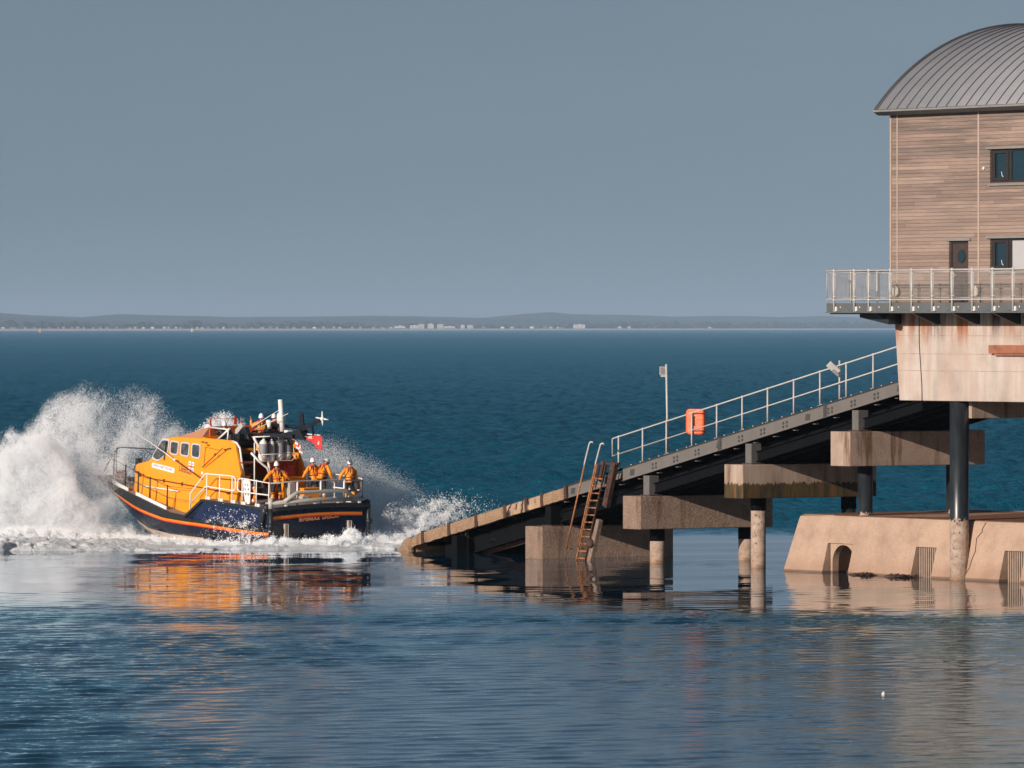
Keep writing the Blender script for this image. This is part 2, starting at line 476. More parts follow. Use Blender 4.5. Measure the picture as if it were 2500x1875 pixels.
# channel buoys, far out
def buoy(px, py, hpx, label, c):
    Y = CAMH * F / (py - YH); k = Y / F; h = hpx * k
    e = empty('buoy', ((px - 1250) * k, Y, 0), label=label, cat='buoy', group='buoys out at sea')
    b = MB(); b.tube([(0, 0, -0.15 * h), (0, 0, 0), (0, 0, 0.22 * h)], [0.26 * h, 0.3 * h, 0.28 * h], 12); b.build('float', c, e)
    b = MB()
    for a in range(4):
        b.tube([(0.2 * h * math.cos(a * 1.57 + 0.4), 0.2 * h * math.sin(a * 1.57 + 0.4), 0.22 * h), (0.05 * h * math.cos(a * 1.57 + 0.4), 0.05 * h * math.sin(a * 1.57 + 0.4), 0.8 * h)], 0.04 * h, 6)
    b.mm(-0.17 * h, 0.17 * h, -0.17 * h, 0.17 * h, 0.3 * h, 0.62 * h)
    b.build('tower', c, e)
    b = MB(); b.ball((0, 0, 0.9 * h), 0.11 * h); b.build('top_mark', c, e)


buoy(98, 811, 12, 'orange and cream channel buoy at the far left of the sea', pm('buoy_orange', (0.75, 0.34, 0.10), 0.5))
buoy(469, 810, 11, 'cream channel buoy before the far shore, middle of the three', pm('buoy_cream', (0.80, 0.62, 0.36), 0.5))
buoy(1232, 807.6, 6, 'small grey channel buoy below the far hill', pm('buoy_grey', (0.30, 0.32, 0.32), 0.5))
# floating ball near the right
b = MB(); c = at(2157, 1697, CAMH * F / (1697 - YH)); b.ball((0, 0, 0.025), 0.055, 14, 10); b.tube([(0, 0, 0.07), (0, 0, 0.10)], 0.014, 8)
o = b.build('float', pm('float_pale', (0.75, 0.66, 0.60), 0.5)); o.location = (c.x, c.y, 0); tag(o, 'small pale float bobbing alone on the near water', 'float')
# haze: even air round the camera and the whole scene
b = MB(); b.mm(-42000, 42000, -400, 56000, -8, 190)
m, nt, p = new_mat('sea_haze'); nt.nodes.remove(p)
pv = N(nt, 'ShaderNodeVolumePrincipled'); pv.inputs['Color'].default_value = HAZE_C; pv.inputs['Density'].default_value = HAZE_D
pv.inputs['Anisotropy'].default_value = 0.0
nt.links.new(pv.outputs[0], nt.nodes['Material Output'].inputs['Volume'])
o = b.build('haze', m); tag(o, 'thin sea haze over the water', 'haze', kind='stuff')
# ---------------------------------------------------------------- weathered materials of the station
def concrete(name, c, streak=(0.22, 0.12, 0.08), amount=0.5, rough_b=0.25, vs=1.2, weed=None, pits=0.0, grain=0.3):
    m, nt, p = new_mat(name)
    v = coords(nt); vz = coords(nt, (1.0, 1.0, 0.12))
    base = ramp(nt, noise(nt, v, vs, 8, 0.65), [(0.25, tuple(x * 0.72 for x in c)), (0.5, c), (0.75, tuple(min(1, x * 1.18) for x in c))])
    st = noise(nt, vz, 2.6, 6, 0.6)
    k = 0.64 - 0.14 * amount
    base = mixc(nt, math_(nt, 'MULTIPLY', ramp(nt, st, [(k, 0), (k + 0.14, 1)]), min(1, amount)), base, streak)
    if pits:
        pn = N(nt, 'ShaderNodeTexVoronoi'); pn.inputs['Scale'].default_value = 7.0; nt.links.new(v, pn.inputs['Vector'])
        base = mixc(nt, ramp(nt, pn.outputs['Distance'], [(0.10, pits), (0.2, 0.0)]), base, (0.05, 0.04, 0.035))
    if grain:
        base = mixc(nt, 1.0, base, ramp(nt, noise(nt, v, 22, 3, 0.7), [(0.3, 1 - grain), (0.7, 1 + grain * 0.4)]), 'MULTIPLY')
    if weed:
        sz = N(nt, 'ShaderNodeSeparateXYZ'); nt.links.new(v, sz.inputs[0])
        wt = math_(nt, 'ADD', sz.outputs['Z'], math_(nt, 'MULTIPLY', noise(nt, v, 2.2, 6), -0.5))
        base = mixc(nt, math_(nt, 'MULTIPLY', ramp(nt, wt, [(0.0, 1), (0.55, 0)]), 0.35), base, (0.26, 0.14, 0.085))
        base = mixc(nt, ramp(nt, sz.outputs['Z'], [(0.05, 0.75), (0.11, 0)]), base, (0.10, 0.065, 0.045))
        g = N(nt, 'ShaderNodeNewGeometry'); sx = N(nt, 'ShaderNodeSeparateXYZ'); nt.links.new(g.outputs['Normal'], sx.inputs[0])
        up = ramp(nt, sx.outputs['Z'], [(0.75, 0), (0.95, 1)])
        top = ramp(nt, noise(nt, v, 3.0, 6, 0.7), [(0.35, weed), (0.7, tuple(x * 0.5 for x in weed))])
        base = mixc(nt, up, base, top)
    nt.links.new(base, p.inputs['Base Color']); p.inputs['Roughness'].default_value = 0.9
    p.inputs['Specular IOR Level'].default_value = 0.2
    bump(nt, p, noise(nt, v, 16 if rough_b < 0.8 else 9, 6, 0.75), rough_b, 0.05 if rough_b < 0.8 else 0.14)
    return m


M = {}
M['conc_pale'] = concrete('pale_concrete', (0.62, 0.54, 0.46), (0.40, 0.24, 0.15), 0.45, 0.2, 0.8, grain=0.12)
m, nt, p = new_mat('station_concrete'); v = coords(nt); vz = coords(nt, (1, 1, 0.10)); sx = N(nt, 'ShaderNodeSeparateXYZ'); nt.links.new(v, sx.inputs[0])
base = ramp(nt, noise(nt, v, 0.7, 8, 0.6), [(0.25, (0.40, 0.335, 0.29)), (0.5, (0.53, 0.46, 0.405)), (0.75, (0.60, 0.54, 0.49))])
st = ramp(nt, noise(nt, vz, 2.3, 7, 0.65), [(0.38, 0), (0.56, 1)])
dn = N(nt, 'ShaderNodeMapRange'); dn.inputs[1].default_value = 9.0; dn.inputs[2].default_value = 9.9; nt.links.new(math_(nt, 'ADD', sx.outputs['Z'], math_(nt, 'MULTIPLY', math_(nt, 'SUBTRACT', noise(nt, vz, 1.6, 4), 0.5), 1.6)), dn.inputs[0])
base = mixc(nt, math_(nt, 'MULTIPLY', st, math_(nt, 'MULTIPLY_ADD', dn.outputs[0], 0.78, 0.20)), base, ramp(nt, noise(nt, vz, 0.9, 4), [(0.42, (0.065, 0.035, 0.03)), (0.6, (0.36, 0.135, 0.065))]))
lowc = N(nt, 'ShaderNodeMapRange'); lowc.inputs[1].default_value = 8.1; lowc.inputs[2].default_value = 7.9; nt.links.new(sx.outputs['Z'], lowc.inputs[0])
base = mixc(nt, math_(nt, 'MULTIPLY', lowc.outputs[0], math_(nt, 'MULTIPLY', ramp(nt, noise(nt, vz, 1.7, 6), [(0.45, 0), (0.7, 1)]), 0.5)), base, (0.36, 0.31, 0.28))
nt.links.new(base, p.inputs['Base Color']); p.inputs['Roughness'].default_value = 0.9; p.inputs['Specular IOR Level'].default_value = 0.2; bump(nt, p, noise(nt, v, 9, 6, 0.6), 0.2, 0.03)
M['conc_station'] = m
M['conc_cap'] = concrete('cap_concrete', (0.44, 0.33, 0.265), (0.15, 0.075, 0.05), 0.85, 0.5, 1.1, grain=0.25)
M['conc_rough'] = concrete('barnacled_concrete', (0.42, 0.30, 0.23), (0.16, 0.09, 0.06), 0.6, 1.0, 1.5, grain=0.5)
M['conc_sea'] = concrete('causeway_concrete', (0.47, 0.335, 0.25), (0.44, 0.29, 0.19), 0.35, 0.35, 0.9, weed=(0.28, 0.135, 0.075), grain=0.22)
M['conc_dark'] = concrete('dark_concrete', (0.30, 0.25, 0.21), (0.10, 0.07, 0.05), 0.6, 0.4)  # darker concrete for the floor slab and far wall
# cap stained with rust above and weed below
m, nt, p = new_mat('weedy_cap_concrete')
v = coords(nt); vz = coords(nt, (1, 1, 0.15)); sx = N(nt, 'ShaderNodeSeparateXYZ'); nt.links.new(v, sx.inputs[0])
zz_ = math_(nt, 'ADD', sx.outputs['Z'], math_(nt, 'MULTIPLY', noise(nt, vz, 5.5, 8, 0.75), 0.75))
base = ramp(nt, noise(nt, vz, 2.0, 8, 0.6), [(0.3, (0.16, 0.09, 0.06)), (0.5, (0.40, 0.30, 0.23)), (0.75, (0.52, 0.42, 0.34))])
base = mixc(nt, ramp(nt, zz_, [(0.95, 1), (1.60, 0)]), base, ramp(nt, noise(nt, vz, 4, 6), [(0.35, (0.035, 0.022, 0.012)), (0.55, (0.085, 0.06, 0.02)), (0.75, (0.20, 0.08, 0.03))]))
nt.links.new(base, p.inputs['Base Color']); p.inputs['Roughness'].default_value = 0.85; bump(nt, p, noise(nt, v, 18, 6, 0.7), 0.6, 0.05)
M['conc_weed'] = m
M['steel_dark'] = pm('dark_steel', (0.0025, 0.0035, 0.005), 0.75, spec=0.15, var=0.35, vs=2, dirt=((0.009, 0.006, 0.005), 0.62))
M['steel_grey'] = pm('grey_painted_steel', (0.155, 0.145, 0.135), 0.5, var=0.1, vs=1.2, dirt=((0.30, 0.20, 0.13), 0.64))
M['drainbar'] = pm('drain_bar_concrete', (0.34, 0.25, 0.19), 0.9, var=0.2)
M['stub'] = pm('grey_bearing_steel', (0.13, 0.125, 0.12), 0.6, var=0.15)
M['pad'] = pm('pad_and_drain_shade', (0.06, 0.06, 0.06), 0.6)
M['galv'] = pm('pale_galvanised_tube', (0.50, 0.49, 0.475), 0.45, metal=0.0, var=0.1, vs=5)
M['rail_rust'] = pm('galvanised_tube_rusting', (0.50, 0.485, 0.465), 0.5, var=0.1, vs=6, dirt=((0.32, 0.17, 0.09), 0.6))
M['rust'] = pm('rust', (0.36, 0.15, 0.06), 0.9, var=0.45, vs=6, dirt=((0.10, 0.045, 0.025), 0.55), bmp=0.6)
M['rust_dark'] = pm('dark_rust', (0.07, 0.036, 0.026), 0.9, var=0.5, vs=5, dirt=((0.03, 0.02, 0.017), 0.5), bmp=0.8)
M['rust_beam'] = pm('rusted_beam', (0.30, 0.12, 0.07), 0.85, var=0.35, vs=2, bmp=0.5)
M['crust'] = concrete('barnacle_crust', (0.50, 0.335, 0.215), (0.30, 0.16, 0.09), 0.6, 1.0, 2.2, grain=0.5)
# crust broken by dark weed
m, nt, p = new_mat('broken_crust'); v = coords(nt); vz = coords(nt, (1, 1, 0.35))
sx = N(nt, 'ShaderNodeSeparateXYZ'); nt.links.new(v, sx.inputs[0])
base = ramp(nt, noise(nt, v, 2.2, 8, 0.65), [(0.3, (0.36, 0.22, 0.13)), (0.7, (0.56, 0.40, 0.27))])
hole = math_(nt, 'MULTIPLY', ramp(nt, noise(nt, vz, 4.5, 4, 0.5), [(0.52, 0), (0.60, 1)]), ramp(nt, sx.outputs['X'], [(0.0, 0), (1, 1)]))
base = mixc(nt, math_(nt, 'MULTIPLY', ramp(nt, noise(nt, vz, 4.5, 4, 0.5), [(0.53, 0), (0.60, 1)]), 1.0), base, (0.02, 0.02, 0.02))
nt.links.new(base, p.inputs['Base Color']); p.inputs['Roughness'].default_value = 0.95; bump(nt, p, noise(nt, v, 14, 6, 0.7), 1.0, 0.06)
M['crust_broken'] = m


def pile_mat(name, z0, soft):
    """black coating above, barnacles below object height z0"""
    m, nt, p = new_mat(name); v = coords(nt); sx = N(nt, 'ShaderNodeSeparateXYZ'); nt.links.new(v, sx.inputs[0])
    n = noise(nt, v, 6.5, 5, 0.7)
    t = math_(nt, 'ADD', sx.outputs['Z'], math_(nt, 'MULTIPLY', math_(nt, 'SUBTRACT', n, 0.5), soft * 2.2))
    barn = ramp(nt, noise(nt, v, 3, 8, 0.7), [(0.28, (0.22, 0.12, 0.075)), (0.5, (0.42, 0.315, 0.245)), (0.75, (0.56, 0.47, 0.40))])
    barn = mixc(nt, ramp(nt, noise(nt, v, 5.5, 5, 0.6), [(0.58, 0), (0.64, 0.8)]), barn, (0.09, 0.07, 0.06))
    low = ramp(nt, math_(nt, 'ADD', sx.outputs['Z'], math_(nt, 'MULTIPLY', n, 0.3)), [(0.1, 0.8), (0.5, 0)])
    barn = mixc(nt, low, barn, (0.30, 0.16, 0.07))
    coat = ramp(nt, noise(nt, coords(nt, (1, 1, 0.2)), 4, 5), [(0.3, (0.010, 0.014, 0.018)), (0.7, (0.030, 0.036, 0.042))])
    f = math_(nt, 'GREATER_THAN', t, z0)
    nt.links.new(mixc(nt, f, barn, coat), p.inputs['Base Color'])
    nt.links.new(math_(nt, 'MULTIPLY_ADD', f, -0.60, 0.92), p.inputs['Roughness'])
    bump(nt, p, math_(nt, 'MULTIPLY', noise(nt, v, 25, 5), math_(nt, 'SUBTRACT', 1.02, f)), 0.8, 0.04)
    return m


M['pile_low'] = pile_mat('pile_barnacled', 2.35, 0.18)
M['pile_mid'] = pile_mat('pile_half_barnacled', 1.9, 0.5)
M['pile_high'] = pile_mat('pile_black_coated', 2.3, 0.55)
M['plank_edge'] = pm('black_rubber_edge', (0.03, 0.03, 0.03), 0.8)
M['deckmat'] = pm('slip_deck', (0.16, 0.14, 0.12), 0.9, var=0.3, bmp=0.4)
M['bolt'] = pm('bright_bolt', (0.75, 0.73, 0.70), 0.4)
M['fascia'] = pm('slate_grey_paint', (0.115, 0.125, 0.130), 0.55, var=0.12, vs=1.5)
M['bracket'] = pm('black_bracket_paint', (0.022, 0.026, 0.032), 0.5)
M['white_plate'] = pm('pale_plate', (0.70, 0.68, 0.64), 0.5)
M['orange_grp'] = pm('orange_plastic', (0.80, 0.12, 0.018), 0.35, var=0.05)
M['lamp_glass'] = pm('lamp_glass', (0.30, 0.30, 0.30), 0.15)
M['lamp_body'] = pm('lamp_grey', (0.45, 0.45, 0.45), 0.5)
# cedar boards
m, nt, p = new_mat('weathered_cedar_boards'); v = coords(nt); sx = N(nt, 'ShaderNodeSeparateXYZ'); nt.links.new(v, sx.inputs[0])
zb = math_(nt, 'DIVIDE', sx.outputs['Z'], 0.138); fl = math_(nt, 'FLOOR', zb); fr = math_(nt, 'FRACT', zb)
wn = N(nt, 'ShaderNodeTexWhiteNoise', noise_dimensions='1D'); nt.links.new(fl, wn.inputs['W'])
xo = math_(nt, 'FLOOR', math_(nt, 'DIVIDE', math_(nt, 'ADD', sx.outputs['X'], math_(nt, 'MULTIPLY', wn.outputs['Value'], 9.0)), 4.8))
wn2 = N(nt, 'ShaderNodeTexWhiteNoise', noise_dimensions='2D'); cx = N(nt, 'ShaderNodeCombineXYZ')
nt.links.new(fl, cx.inputs[0]); nt.links.new(xo, cx.inputs[1]); nt.links.new(cx.outputs[0], wn2.inputs['Vector'])
tone = ramp(nt, wn2.outputs['Value'], [(0.0, (0.28, 0.20, 0.165)), (0.35, (0.32, 0.235, 0.195)), (0.7, (0.35, 0.26, 0.215)), (1.0, (0.39, 0.295, 0.245))])
grain = noise(nt, coords(nt, (0.7, 0.7, 22)), 2.2, 7, 0.65)
tone = mixc(nt, 1.0, tone, ramp(nt, grain, [(0.28, 0.72), (0.72, 1.12)]), 'MULTIPLY')
wear = math_(nt, 'MULTIPLY', ramp(nt, noise(nt, coords(nt, (0.16, 0.16, 2.2)), 1.0, 6, 0.7), [(0.42, 0), (0.56, 1)]), 0.95)
hi = ramp(nt, sx.outputs['Z'], [(0.0, 0.25), (1.0, 1)])
sc_ = N(nt, 'ShaderNodeMapRange'); sc_.inputs[1].default_value = 13.0; sc_.inputs[2].default_value = 17.2; nt.links.new(sx.outputs['Z'], sc_.inputs[0])
tone = mixc(nt, math_(nt, 'MULTIPLY', wear, math_(nt, 'MULTIPLY_ADD', sc_.outputs[0], 0.75, 0.25)), tone, (0.165, 0.135, 0.12))
gap = ramp(nt, fr, [(0.0, 0.28), (0.05, 0.35), (0.11, 1.0), (1.0, 1.0)])
tone = mixc(nt, 1.0, tone, gap, 'MULTIPLY')
nt.links.new(tone, p.inputs['Base Color']); p.inputs['Roughness'].default_value = 0.85; p.inputs['Specular IOR Level'].default_value = 0.2
hb_ = math_(nt, 'ADD', math_(nt, 'MULTIPLY', ramp(nt, fr, [(0.0, 0), (0.09, 1), (1.0, 0.8)]), 1.0), math_(nt, 'MULTIPLY', grain, 0.15))
bump(nt, p, hb_, 0.8, 0.012)
M['cedar'] = m
M['batten'] = pm('pale_batten', (0.42, 0.325, 0.265), 0.8, var=0.1)
M['roof'] = pm('grey_standing_seam_metal', (0.385, 0.40, 0.43), 0.5, metal=0.0, var=0.07, vs=0.5)
M['seam'] = pm('seam_metal', (0.06, 0.06, 0.065), 0.5)
M['eave'] = pm('dark_gutter', (0.075, 0.08, 0.085), 0.45)
M['frame_brown'] = pm('dark_bronze_frame', (0.032, 0.026, 0.026), 0.45)
M['door'] = pm('brown_door_paint', (0.062, 0.042, 0.038), 0.5, var=0.1)
M['sill'] = pm('lead_grey_sill', (0.24, 0.24, 0.23), 0.5)
M['blind'] = pm('grey_blind', (0.42, 0.43, 0.44), 0.7, var=0.04)
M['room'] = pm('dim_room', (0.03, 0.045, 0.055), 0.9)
m, nt, p = new_mat('window_glass'); p.inputs['Base Color'].default_value = (0.012, 0.035, 0.05, 1); p.inputs['Roughness'].default_value = 0.04; p.inputs['Specular IOR Level'].default_value = 0.6
M['glass'] = m
M['disc'] = pm('pale_lamp_lens', (0.72, 0.62, 0.50), 0.4, var=0.03)
M['wire'] = pm('grey_wire', (0.50, 0.49, 0.47), 0.5)
# ---------------------------------------------------------------- slipway frame: x up the slope (towards the station), y away from the camera side, z up
PS = R(35)
SU = Vector((-math.sin(PS), math.cos(PS), 0)); SV = Vector((math.cos(PS), math.sin(PS), 0))
SP0 = Vector(((1005 - 1250) / F * CAMH * F / 545, CAMH * F / 545, 0))
SROT = (0, 0, PS - R(90))


def S(t, v, z=0): return SP0 - SU * t + SV * v + Vector((0, 0, z))


def zt(t): return 0.655 + 0.2032 * t


def sthing(name, t, v, z, label, cat, group=None): return empty(name, S(t, v, z), SROT, label, cat, group)


slip = sthing('slipway', 0, 0, 0, 'long sloping launching slipway running down from the station into the sea', 'slipway')
SLW = 5.2
b = MB()
b.hexa([(-0.3, 0.25, zt(-0.3) - 0.3), (37.5, 0.25, zt(37.5) - 0.3), (37.5, SLW - 0.25, zt(37.5) - 0.3), (-0.3, SLW - 0.25, zt(-0.3) - 0.3), (-0.3, 0.25, zt(-0.3) - 0.05), (37.5, 0.25, zt(37.5) - 0.05), (37.5, SLW - 0.25, zt(37.5) - 0.05), (-0.3, SLW - 0.25, zt(-0.3) - 0.05)])
b.build('deck', M['deckmat'], slip)
k0 = math.sqrt(1 + 0.2032 ** 2); slope_up = (-0.2032 / k0, 0, 1 / k0)


def girder(t0, t1, y0, depth=0.5, web=0.03, fl=0.16, outward=-1, top=0.0):
    """channel girder following the slope"""
    b = MB()
    def seg(ya, yb, za, zb):
        b.hexa([(t0, ya, zt(t0) + za), (t1, ya, zt(t1) + za), (t1, yb, zt(t1) + za), (t0, yb, zt(t0) + za), (t0, ya, zt(t0) + zb), (t1, ya, zt(t1) + zb), (t1, yb, zt(t1) + zb), (t0, yb, zt(t0) + zb)])
    seg(y0, y0 + web, -depth + 0.028 + top, -0.028 + top)
    a, c = (y0 - fl, y0 + web) if outward < 0 else (y0, y0 + web + fl)
    seg(a + 0.06, c, -0.028 + top, top); seg(a, c, -depth + top, -depth + 0.025 + top)
    return b


# upper side girder in three lengths with dark spliced joints
cuts = [15.45, 22.2, 29.15, 37.4]
for a, c in zip(cuts[:-1], cuts[1:]):
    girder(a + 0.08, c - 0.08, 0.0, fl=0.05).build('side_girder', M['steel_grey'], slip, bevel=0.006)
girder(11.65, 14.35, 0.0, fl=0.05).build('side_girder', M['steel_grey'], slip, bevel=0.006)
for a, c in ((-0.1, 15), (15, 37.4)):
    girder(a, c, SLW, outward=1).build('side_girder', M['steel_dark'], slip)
for t in cuts[1:-1]:
    b = MB(); b.hexa([(t - 0.07, -0.03, zt(t) - 0.52), (t + 0.09, -0.03, zt(t) - 0.49), (t + 0.09, 0.05, zt(t) - 0.49), (t - 0.07, 0.05, zt(t) - 0.52), (t - 0.07, -0.03, zt(t) + 0.02), (t + 0.09, -0.03, zt(t) + 0.05), (t + 0.09, 0.05, zt(t) + 0.05), (t - 0.07, 0.05, zt(t) + 0.02)])
    for i in range(5):
        b.mm(t + 0.09, t + 0.17, -0.02, 0.02, zt(t) - 0.44 + i * 0.1, zt(t) - 0.38 + i * 0.1)
    b.build('splice_plate', M['pad'], slip)
t = 12.1
pads = [12.0, 13.6, 16.2] + [17.75 + 1.47 * i for i in range(13)]
for i, t in enumerate(pads):
    b = MB(); zc = zt(t) - 0.27
    if i < 3 or i % 4 == 2 or i > 13:
        b.prism([(-0.15, -0.12), (0.13, -0.1), (0.17, 0.15), (-0.11, 0.13)], (t, 0.0, zc), (1, 0, 0), (0, 0, 1), (0, -0.02, 0))
    else:
        for dx in (-0.11, 0.11):
            for dz in (-0.075, 0.075): b.tube([(t + dx, 0.0, zc + dz + dx * 0.2), (t + dx, -0.03, zc + dz + dx * 0.2)], 0.055, 8)
    b.build('bolt_group', M['pad'], slip)
# rubber edging along the top with bright bolts
b = MB(); b.bar((11.4, 0.08, zt(11.4) + 0.03), (37.3, 0.08, zt(37.3) + 0.03), 0.2, 0.055); b.build('edge_strip', M['plank_edge'], slip)
b = MB()
for i in range(34):
    t = 15.5 + i * 0.64; b.tube([(t, -0.01, zt(t) + 0.055), (t, -0.01, zt(t) + 0.085)], 0.026, 6)
b.build('edge_bolts', M['bolt'], slip)
# barnacled lower girder: blocks of crust between clamps
edges = [-0.2, 1.0, 3.0, 5.05, 7.2, 8.75, 9.9, 11.6]
rr = random.Random(3)
for i, (a, c) in enumerate(zip(edges[:-1], edges[1:])):
    b = MB(); n = max(3, int((c - a) / 0.22)); rings = []
    for j in range(n + 1):
        t = a + 0.03 + (c - a - 0.06) * j / n
        ja, jb, jc = (rr.uniform(-0.02, 0.02) for _ in range(3))
        lo = zt(t) - 0.50 + jb - (0.1 * max(0, (0.5 - t)) if i == 0 else 0); hi = zt(t) + 0.0 + ja * 0.6
        if i == 0 and t < 0.4: hi -= 0.55 * (0.4 - t) ** 1.2
        rings.append([(t, -0.07 + jc, lo), (t, -0.10 + jc, (lo + hi) / 2), (t, -0.07 - jc, hi - 0.03), (t, -0.02, hi), (t, 0.15, hi), (t, 0.15, lo)])
    b.loft(rings)
    b.build('crusted_girder', M['crust_broken'] if 7.0 < a < 9.8 else M['crust'], slip)
    b = MB(); b.hexa([(c - 0.11, -0.125, zt(c) - 0.53), (c + 0.09, -0.125, zt(c) - 0.5), (c + 0.09, 0.1, zt(c) - 0.5), (c - 0.11, 0.1, zt(c) - 0.53), (c - 0.13, -0.125, zt(c) + 0.03), (c + 0.05, -0.125, zt(c) + 0.05), (c + 0.05, 0.1, zt(c) + 0.05), (c - 0.13, 0.1, zt(c) + 0.03)])
    b.build('girder_clamp', M['rust_dark'], slip, bevel=0.02)
b = MB(); b.ball((-0.35, 0.05, 0.12), (0.42, 0.25, 0.42), 12, 8); b.ball((-0.75, 0.1, 0.0), (0.4, 0.25, 0.16), 10, 6); b.ball((-0.1, 0.0, 0.3), (0.3, 0.2, 0.3), 10, 6)
b.build('barnacled_toe', M['crust'], slip)
b = MB(); b.mm(-0.3, 0.1, 0.2, SLW, -0.6, zt(0) - 0.35); b.build('toe_beam', M['crust'], slip)
# cross beams and long beams below the deck
for i in range(28):
    t = 1.0 + i * 1.31; d = 0.32
    if zt(t) - 0.55 - d < -0.3: continue
    b = MB(); z1 = zt(t) - 0.31
    b.mm(t - 0.012, t + 0.012, 0.14, SLW - 0.1, z1 - d + 0.02, z1 - 0.02)
    b.mm(t - 0.09, t + 0.09, 0.14, SLW - 0.1, z1 - d, z1 - d + 0.02); b.mm(t - 0.09, t + 0.09, 0.14, SLW - 0.1, z1 - 0.02, z1)
    if t > 11.3: b.cur = 1; b.mm(t - 0.09, t + 0.09, -0.03, 0.138, z1 - d, z1 - d + 0.025)  # sunlit glints of the flange tips painted by a lighter grey
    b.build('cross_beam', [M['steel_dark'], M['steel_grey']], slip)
for y in (0.04, 0.75, 1.9, 3.4, SLW - 0.5):
    b = MB()
    for (a, c, e, f) in ((-0.012, 0.012, -1.38, -0.68 if y > 0.1 else -1.02), (-0.09, 0.09, -1.41, -1.38), (-0.11, 0.11, -0.68 if y > 0.1 else -1.02, -0.655 if y > 0.1 else -0.995)):
        t0, t1 = (11.2 if y < 0.1 else 1.5), 37.3
        b.hexa([(t0, y + a, zt(t0) + e), (t1, y + a, zt(t1) + e), (t1, y + c, zt(t1) + e), (t0, y + c, zt(t0) + e), (t0, y + a, zt(t0) + f), (t1, y + a, zt(t1) + f), (t1, y + c, zt(t1) + f), (t0, y + c, zt(t0) + f)])
    b.build('long_beam', M['steel_dark'], slip)
for i in range(13):
    t = 2.4 + i * 2.62
    b = MB(); b.bar((t, 0.62, zt(t) - 1.1), (t + 2.6, 2.4, zt(t + 2.6) - 1.1), 0.12, 0.1); b.bar((t + 2.6, 0.62 + 3.6, zt(t + 2.6) - 1.1), (t, 2.4, zt(t) - 1.1), 0.12, 0.1)
    b.build('wind_brace', M['steel_dark'], slip)
CT = [10.5, 17.46, 24.4, 31.36]
for t in [3.55] + CT:
    for y in (-0.28, SLW - 0.7):
        zc = zt(t) - 1.45; b = MB()
        b.mm(t - 0.1, t + 0.3, y, y + 0.5, max(zc, -1.5) - (0 if t > 4 else 0.0), zt(t) - 0.62 if y < 0 else zt(t) - 1.412)
        b.build('bearing_post', M['steel_dark'] if t < 12 else M['stub'], slip, bevel=0.01)
for (t, y, c) in ((3.25, 0.35, M['rust_dark']), (3.62, 0.3, M['steel_grey']), (3.9, 3.0, M['steel_dark']), (5.6, 3.6, M['steel_dark'])):
    b = MB(); b.mm(t - 0.05, t + 0.06, y, y + 0.16, -1.5, zt(t) - 0.5); b.build('toe_post', c, slip)
for t0, t1, y in ((3.0, 9.6, 1.2), (5.2, 10.0, 3.2)):
    b = MB(); b.bar((t0, y, -0.15), (t1, y, 1.1), 0.12, 0.2); b.build('toe_strut', M['rust_dark'], slip)

# ---------------------------------------------------------------- crossbeams and piles
cap_info = [('barnacle-rough lowest concrete crossbeam, its foot at the waterline behind the rusty ladder', 'conc_rough'), ('pitted concrete crossbeam between the rusty ladder and the weedy one', 'conc_rough'), ('rust-streaked crossbeam with dark green weed along its lower half', 'conc_weed'), ('highest smooth pale crossbeam, level with the black steel pile', 'conc_cap')]
for t, (lab, mt) in zip(CT, cap_info):
    z0 = zt(t) - 1.45 - 1.36
    e = sthing('concrete_crossbeam', t, 0, z0, lab, 'crossbeam', 'concrete crossbeams carrying the slipway')
    b = MB(); b.mm(-0.62, 0.62, -0.95, 5.85, 0, 1.36); b.build('block', M[mt], e, bevel=0.03)
    for ya, yb in ((-0.33, 0.3), (4.4, 5.1)):
        b = MB(); b.mm(-0.25, 0.45, ya, yb, 1.36, 1.41); b.build('bearing_pad', M['rust_dark'], e)
PL = [(CT[0], 4.9, 'low', 'barnacled pile under the far end of the lowest crossbeam'), (CT[1], 0.35, 'low', 'fully barnacled pale pile under the near end of the second crossbeam'), (CT[1], 4.9, 'mid', 'shaded pile under the far end of the second crossbeam, half behind its barnacled neighbour'), (CT[2], 0.3, 'low', 'barnacled pile with black collar under the weedy crossbeam'), (CT[2], 4.9, 'mid', 'dark far pile of the weedy cap, half hidden by the black one on the causeway'), (CT[3], 0.3, 'high', 'black coated pile with white barnacle specks standing on the causeway edge'), (CT[3], 4.75, 'high', 'black pile behind the big near one, under the far end of the highest cap')]
for t, v, kind, lab in PL:
    e = sthing('pile', t, v, 0, lab, 'pile', 'round piles under the slipway')
    b = MB(); zz1 = zt(t) - 1.45 - 1.36
    b.tube([(0, 0, -3.5), (0, 0, zz1 - 0.003)], 0.3, 28); b.build('shaft', M['pile_' + kind], e)
    if t == CT[1] or t == CT[2]:
        b = MB(); b.tube([(0, 0, zz1 - 0.5), (0, 0, zz1 - 0.004)], 0.315, 28); b.build('collar', M['steel_dark'], e)
e = sthing('pile', 38.85, -1.0, 0, 'thick glossy black pile at the front with a barnacled foot in the water', 'pile', 'thick piles under the station')
b = MB(); b.tube([(0, 0, -3.5), (0, 0, 6.825)], 0.37, 36); b.build('shaft', M['pile_high'], e)
for t, v, lab in ((39.4, 6.5, 'black station pile behind the causeway, far side'), (46.0, -1.0, 'second thick black pile, further right along the station front')):
    e2 = sthing('pile', t, v, 0, lab, 'pile', 'thick piles under the station')
    b = MB(); b.tube([(0, 0, -3.5), (0, 0, 6.825)], 0.37, 28); b.build('shaft', M['pile_high'], e2)

